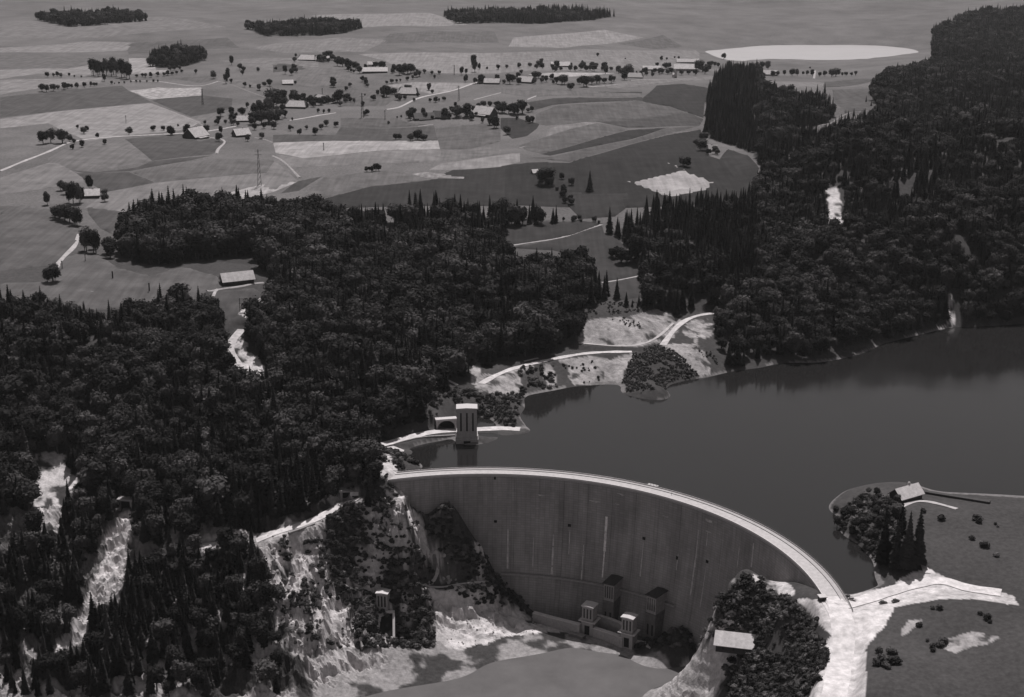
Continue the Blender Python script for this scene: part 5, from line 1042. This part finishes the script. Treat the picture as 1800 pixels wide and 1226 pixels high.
# --- trees crowding round the farms
FARMS = [(523, 188, 'the wide farm of the upper grove', 9), (566, 178, 'the pyramid-roofed farm', 8), (541, 106, 'the far upper-left farm pair', 8), (659, 127, 'the very long farm building', 10), (718, 166, 'the farm below the far road', 8), (760, 208, 'the dark-roofed farms', 9),
         (853, 203, 'the large bright-roofed farm', 10), (865, 147, 'the farm at the far road end', 7), (924, 145, 'the far orchard-belt farm', 9), (985, 117, 'the far bright long farm', 8), (1116, 136, 'the grey-roofed far farm', 8), (1206, 124, 'the big bright far building', 9), (428, 212, 'the low bright farmhouse', 9), (345, 240, 'the steep-roofed farmhouse', 5), (160, 345, 'the small house at the left edge', 4), (600, 150, 'the open middle slope', 7), (1020, 125, 'the far middle fields', 9), (470, 130, 'the far left fields', 8)]
for (fx, fy, what, nn) in FARMS:
    XY = [(fx + random.choice((-1, 1)) * random.uniform(12, 52), fy + random.uniform(-7, 4)) for _ in range(nn)]
    for q in hit([a for a, c in XY], [c for a, c in XY], ground):
        tree('b', q - np.array([0, 0, .3]), random.uniform(7, 17), random.random() * 6.28, 'farm tree near ' + what, 'tree', 'farm trees near ' + what, name='farm_tree', wide=random.uniform(1.1, 1.6))

# --- scrub on cliffs, banks and slopes
SCRUB = [(crs(14, '560,100 700,60 900,200 1000,500 1160,740 1230,900 1240,1226 640,1226 620,1000 520,790 430,680 440,300'), 1.5, .34),
 (crs(14, '1160,300 1300,165 1380,240 1560,470 1700,690 1480,700 1250,440'), 1.4, .5), (crs(14, '-40,400 430,300 440,700 520,790 300,1000 40,900'), 1.9, .13),
 (crs(14, '1300,780 1500,740 1700,720 1800,850 1751,950 1560,860'), 1.8, .4), (crs(16, '0,760 130,660 340,790 500,870 700,1030 790,1130 760,1400 500,1700 0,1600 -100,1000'), 2.1, .85),
 (crs(15, '850,1226 1000,960 1150,900 1500,900 1751,800 1900,1000 1500,1226'), 2.8, .75), (crs(15, '-180,700 60,640 240,880 220,960 60,900'), 3, .8),
 (crs(11, '150,200 400,170 450,370 160,400'), 3, .6), (crs(11, '430,150 880,110 900,330 560,350'), 3.4, .22), (crs(11, '1010,90 1240,20 1400,120 1540,280 1300,370 1000,420 920,370'), 1.7, .8), (crs(11, '1480,40 1620,60 1700,240 1640,250'), 3, .5),
 (crs(10, '830,830 1000,850 1130,960 960,1000 860,900'), 2.6, .8), (crs(10, '1230,250 1420,340 1620,420 1700,560 1600,660 1560,500 1300,520 1200,640 1180,400'), 3, .6), (crs(11, '-200,380 0,400 180,420 240,660 100,680 0,640 -150,600'), 3, .7),
 (crs(7, '650,930 1180,890 1040,940 1100,1060 1020,1040 820,960'), 3.2, .35), (crs(16, '870,200 960,60 1200,60 1330,150 1380,480 1100,520 1000,430 850,350'), 2.8, .8), (crs(16, '1250,960 1900,870 2100,1100 1900,1300 1200,1500 1080,1400 1150,1120'), 3.0, .07), (crs(16, '1450,180 1750,160 2100,240 2100,600 1760,600 1560,520 1500,400'), 3.2, .05),
 (crs(7, '640,850 1100,830 1200,900 640,960'), 3, .7),
 (crs(13, '-100,380 500,170 480,330 350,500 300,760 150,1000 -100,1226'), 4.5, .6), (crs(13, '960,420 1390,430 1600,420 1660,560 1740,1000 1751,1226 1000,1226'), 5.0, .35)]
bp_ = []
for poly, st, dens in SCRUB:
    q = scat_px([poly], st); n_q = fbm(q[:, 0], q[:, 1], 9, 3); q = q[n_q > np.quantile(n_q, 1 - dens)] if len(q) > 4 else q; bp_.append(q)
def on_cliff(poly, n, t0=690, t1=1010, keep=None):
    X = [p[0] for p in poly]; Y = [p[1] for p in poly]; a = RNG.uniform(min(X), max(X), n * 3); c = RNG.uniform(min(Y), max(Y), n * 3); k = inpoly(a, c, poly)
    if keep is not None: k &= fbm(a, c, 26, 3) > keep
    a, c = a[k][:n], c[k][:n]; d = rays(a, c); d = d / np.linalg.norm(d, axis=1)[:, None]; T = np.arange(t0, t1, 2.0)
    P = d[:, None, :] * T[None, :, None] + np.array([0, 0, CAM_H]); g = P[..., 2] < ground(P[..., 0], P[..., 1]); i = np.argmax(g, 1); ok = g.any(1) & (i > 0)
    return P[np.arange(len(a)), i][ok]
cl_pts = np.concatenate([on_cliff(DIMF[0], 420), on_cliff(DIMF[1], 230), on_cliff(DIMF[2], 330), on_cliff(crs(14, '640,110 900,60 1100,400 1240,760 1240,1226 640,1226 600,700'), 520, keep=.50),
    on_cliff(crs(14, '0,420 430,330 520,790 560,1226 60,1226'), 260, keep=.56), on_cliff(crs(14, '1300,790 1560,740 1751,740 1800,860 1751,950 1560,900'), 120, keep=.45), on_cliff(crs(10, '830,600 870,980 980,1226 560,1226 500,900 700,560'), 160, keep=.45), on_cliff(crs(15, '-200,560 -60,640 60,700 230,870 240,930 100,900 -60,780'), 90)])
bp_ = np.concatenate(bp_ + [cl_pts[:, :2]]); Z = ground(bp_[:, 0], bp_[:, 1]); k = (Z > -2.2) | ((Z < -3.2) & (np.hypot(bp_[:, 0] - DC[0], bp_[:, 1] - DC[1]) < 172)) | ((bp_[:, 0] < -38) & (bp_[:, 1] < 885))
k &= Z > -86.5
for (nm, wd, tone, lev, P) in road_w:
    if lev:
        for i in range(len(P)): k &= np.hypot(bp_[:, 0] - P[i, 0], bp_[:, 1] - P[i, 1]) > wd / 2 + .9
bp_ = np.c_[bp_, Z][k]; hx = RNG.uniform(1.8, 5.2, len(bp_)) * np.where((bp_[:, 0] > 30) & (bp_[:, 1] > 940) & (bp_[:, 1] < 1200), .55, 1) * np.where((bp_[:, 0] > 60) & (bp_[:, 1] < 900), 1.15, np.where((bp_[:, 0] < 30) & (bp_[:, 1] < 860), .85, 1.0)); pxb, pyb, db = to_px(bp_)
vis = np.where((pxb > 5) & (pxb < 1795) & (pyb < 1225))[0]; top = vis[np.argsort(-(hx[vis] / db[vis]))[:290]]; rest = np.setdiff1d(np.arange(len(bp_)), top)
for i in top:
    where = 'on the left cliffs' if pxb[i] < 900 and pyb[i] > 830 else 'on the right bank below the dam end' if pyb[i] > 960 and bp_[i, 2] < 0 and pxb[i] < 1450 else 'on the meadow right of the dam end' if pxb[i] > 1450 and pyb[i] > 1040 else 'on the headland' if pxb[i] > 1450 else 'on the far lake bank'
    if 'right bank' in where: where = 'on the mound by the dam end, ' + ('left flank' if pxb[i] < 1300 else 'middle' if pxb[i] < 1380 else 'right flank') + (', upper half' if pyb[i] < 1080 else ', lower half')
    t = tag(link('shrub', bush_j[i % 2], None, None, tuple(bp_[i])), 'low rounded shrub ' + where, 'shrub', 'shrubs ' + where); t.scale = (hx[i], hx[i], hx[i] * .8); t.rotation_euler[2] = random.random() * 6
geo_stuff('scrub', bp_[rest], np.c_[hx[rest], hx[rest], hx[rest] * .8], RNG.random(len(rest)) * 6.28, bush_j, 'dense low scrub over cliffs and banks')

# --- crags: angular outcrops breaking the cliff slopes
def crag_vf(seed):
    r = random.Random(seed); V, F = leafy_mesh(seed, 0, .62, .3, .62, .1, 0); V = [(x * r.uniform(.6, 1.35), y * r.uniform(.6, 1.35), z * r.uniform(.6, 1.5)) for x, y, z in V]; return V, F
crag_l = mat('cliff_rock', .36, .95, .4, 1.5, .1); crag_d = mat('mossy_rock', .09, .95, .4, 1.5, .1)
ck_j = [mk('crag', crag_vf(s), [crag_l if s % 3 else crag_d]) for s in (61, 62, 63, 64, 65, 66)]
cg = scat_px([crs(14, '-40,420 430,300 600,110 900,60 1060,150 1240,460 1330,560 1420,720 1200,740 1150,900 1240,1226 60,1226 20,860'), crs(14, '1160,300 1300,175 1380,240 1560,470 1690,690 1300,720 1240,640'), crs(10, '270,1000 400,900 490,1150 480,1226 260,1226')], 2.3)
cg = cg[fbm(cg[:, 0] + 3, cg[:, 1], 11, 3) > .47]; zc_ = ground(cg[:, 0], cg[:, 1]); cg = cg[~(traced(DIMF[0], cg[:, 0], cg[:, 1], zc_) | traced(DIMF[1], cg[:, 0], cg[:, 1], zc_) | traced(DIMF[2], cg[:, 0], cg[:, 1], zc_))]; Z = ground(cg[:, 0], cg[:, 1]); e_ = 1.2
sl = np.hypot(ground(cg[:, 0] + e_, cg[:, 1]) - Z, ground(cg[:, 0], cg[:, 1] + e_) - Z) / e_
k = (Z > -84) & (Z < 0) & (np.hypot(cg[:, 0] - DC[0], cg[:, 1] - DC[1]) < np.where(cg[:, 0] < -62, 999, 166)) & ((sl > .45) | (RNG.random(len(cg)) < .25))
for (nm, wd, tone, lev, P) in road_w:
    if lev:
        for i in range(len(P)): k &= np.hypot(cg[:, 0] - P[i, 0], cg[:, 1] - P[i, 1]) > wd / 2 + 1.6
for bx_, by_ in ((674, 1062), (684, 1090)):
    q = hit(bx_, by_, ground)[0]; k &= np.hypot(cg[:, 0] - q[0], cg[:, 1] - q[1]) > 9
cg = np.c_[cg, Z - .8][k]; s_ = RNG.uniform(1.3, 4.6, len(cg)); print('crags', len(cg), 'scrub', len(bp_), 'trees', len(pts3))
geo_stuff('crags', cg, np.c_[s_ * RNG.uniform(.8, 1.5, len(cg)), s_ * .8, s_ * RNG.uniform(.7, 1.5, len(cg))], RNG.random(len(cg)) * 6.28, ck_j, 'angular pale and mossy rock outcrops on the cliffs')

# --- boulders on the scree and talus
def rock_vf(seed):
    r = random.Random(seed); V, F = leafy_mesh(seed, 0, .5, .3, .4, .1, 0); V = [(x * r.uniform(.7, 1.3), y * r.uniform(.7, 1.3), z * r.uniform(.7, 1.2)) for x, y, z in V]; return V, F
rockm_ = mat('boulder', .40, .95, .3, 1.2, .1); rk_j = [mk('boulder', rock_vf(s), [rockm_]) for s in (51, 52, 53)]
bo = scat_px([PALE[0], PALE[2], PALE[3], PALE[4]], 3.0); bo = bo[RNG.random(len(bo)) < .5]; Z = ground(bo[:, 0], bo[:, 1]); s_ = RNG.uniform(.5, 2.0, len(bo)) ** 1.3
k = Z > -87
geo_stuff('boulders', np.c_[bo, Z - .1][k], np.c_[s_, s_ * .8, s_ * .8][k], (RNG.random(len(bo)) * 6.28)[k], rk_j, 'pale broken boulders on the scree')
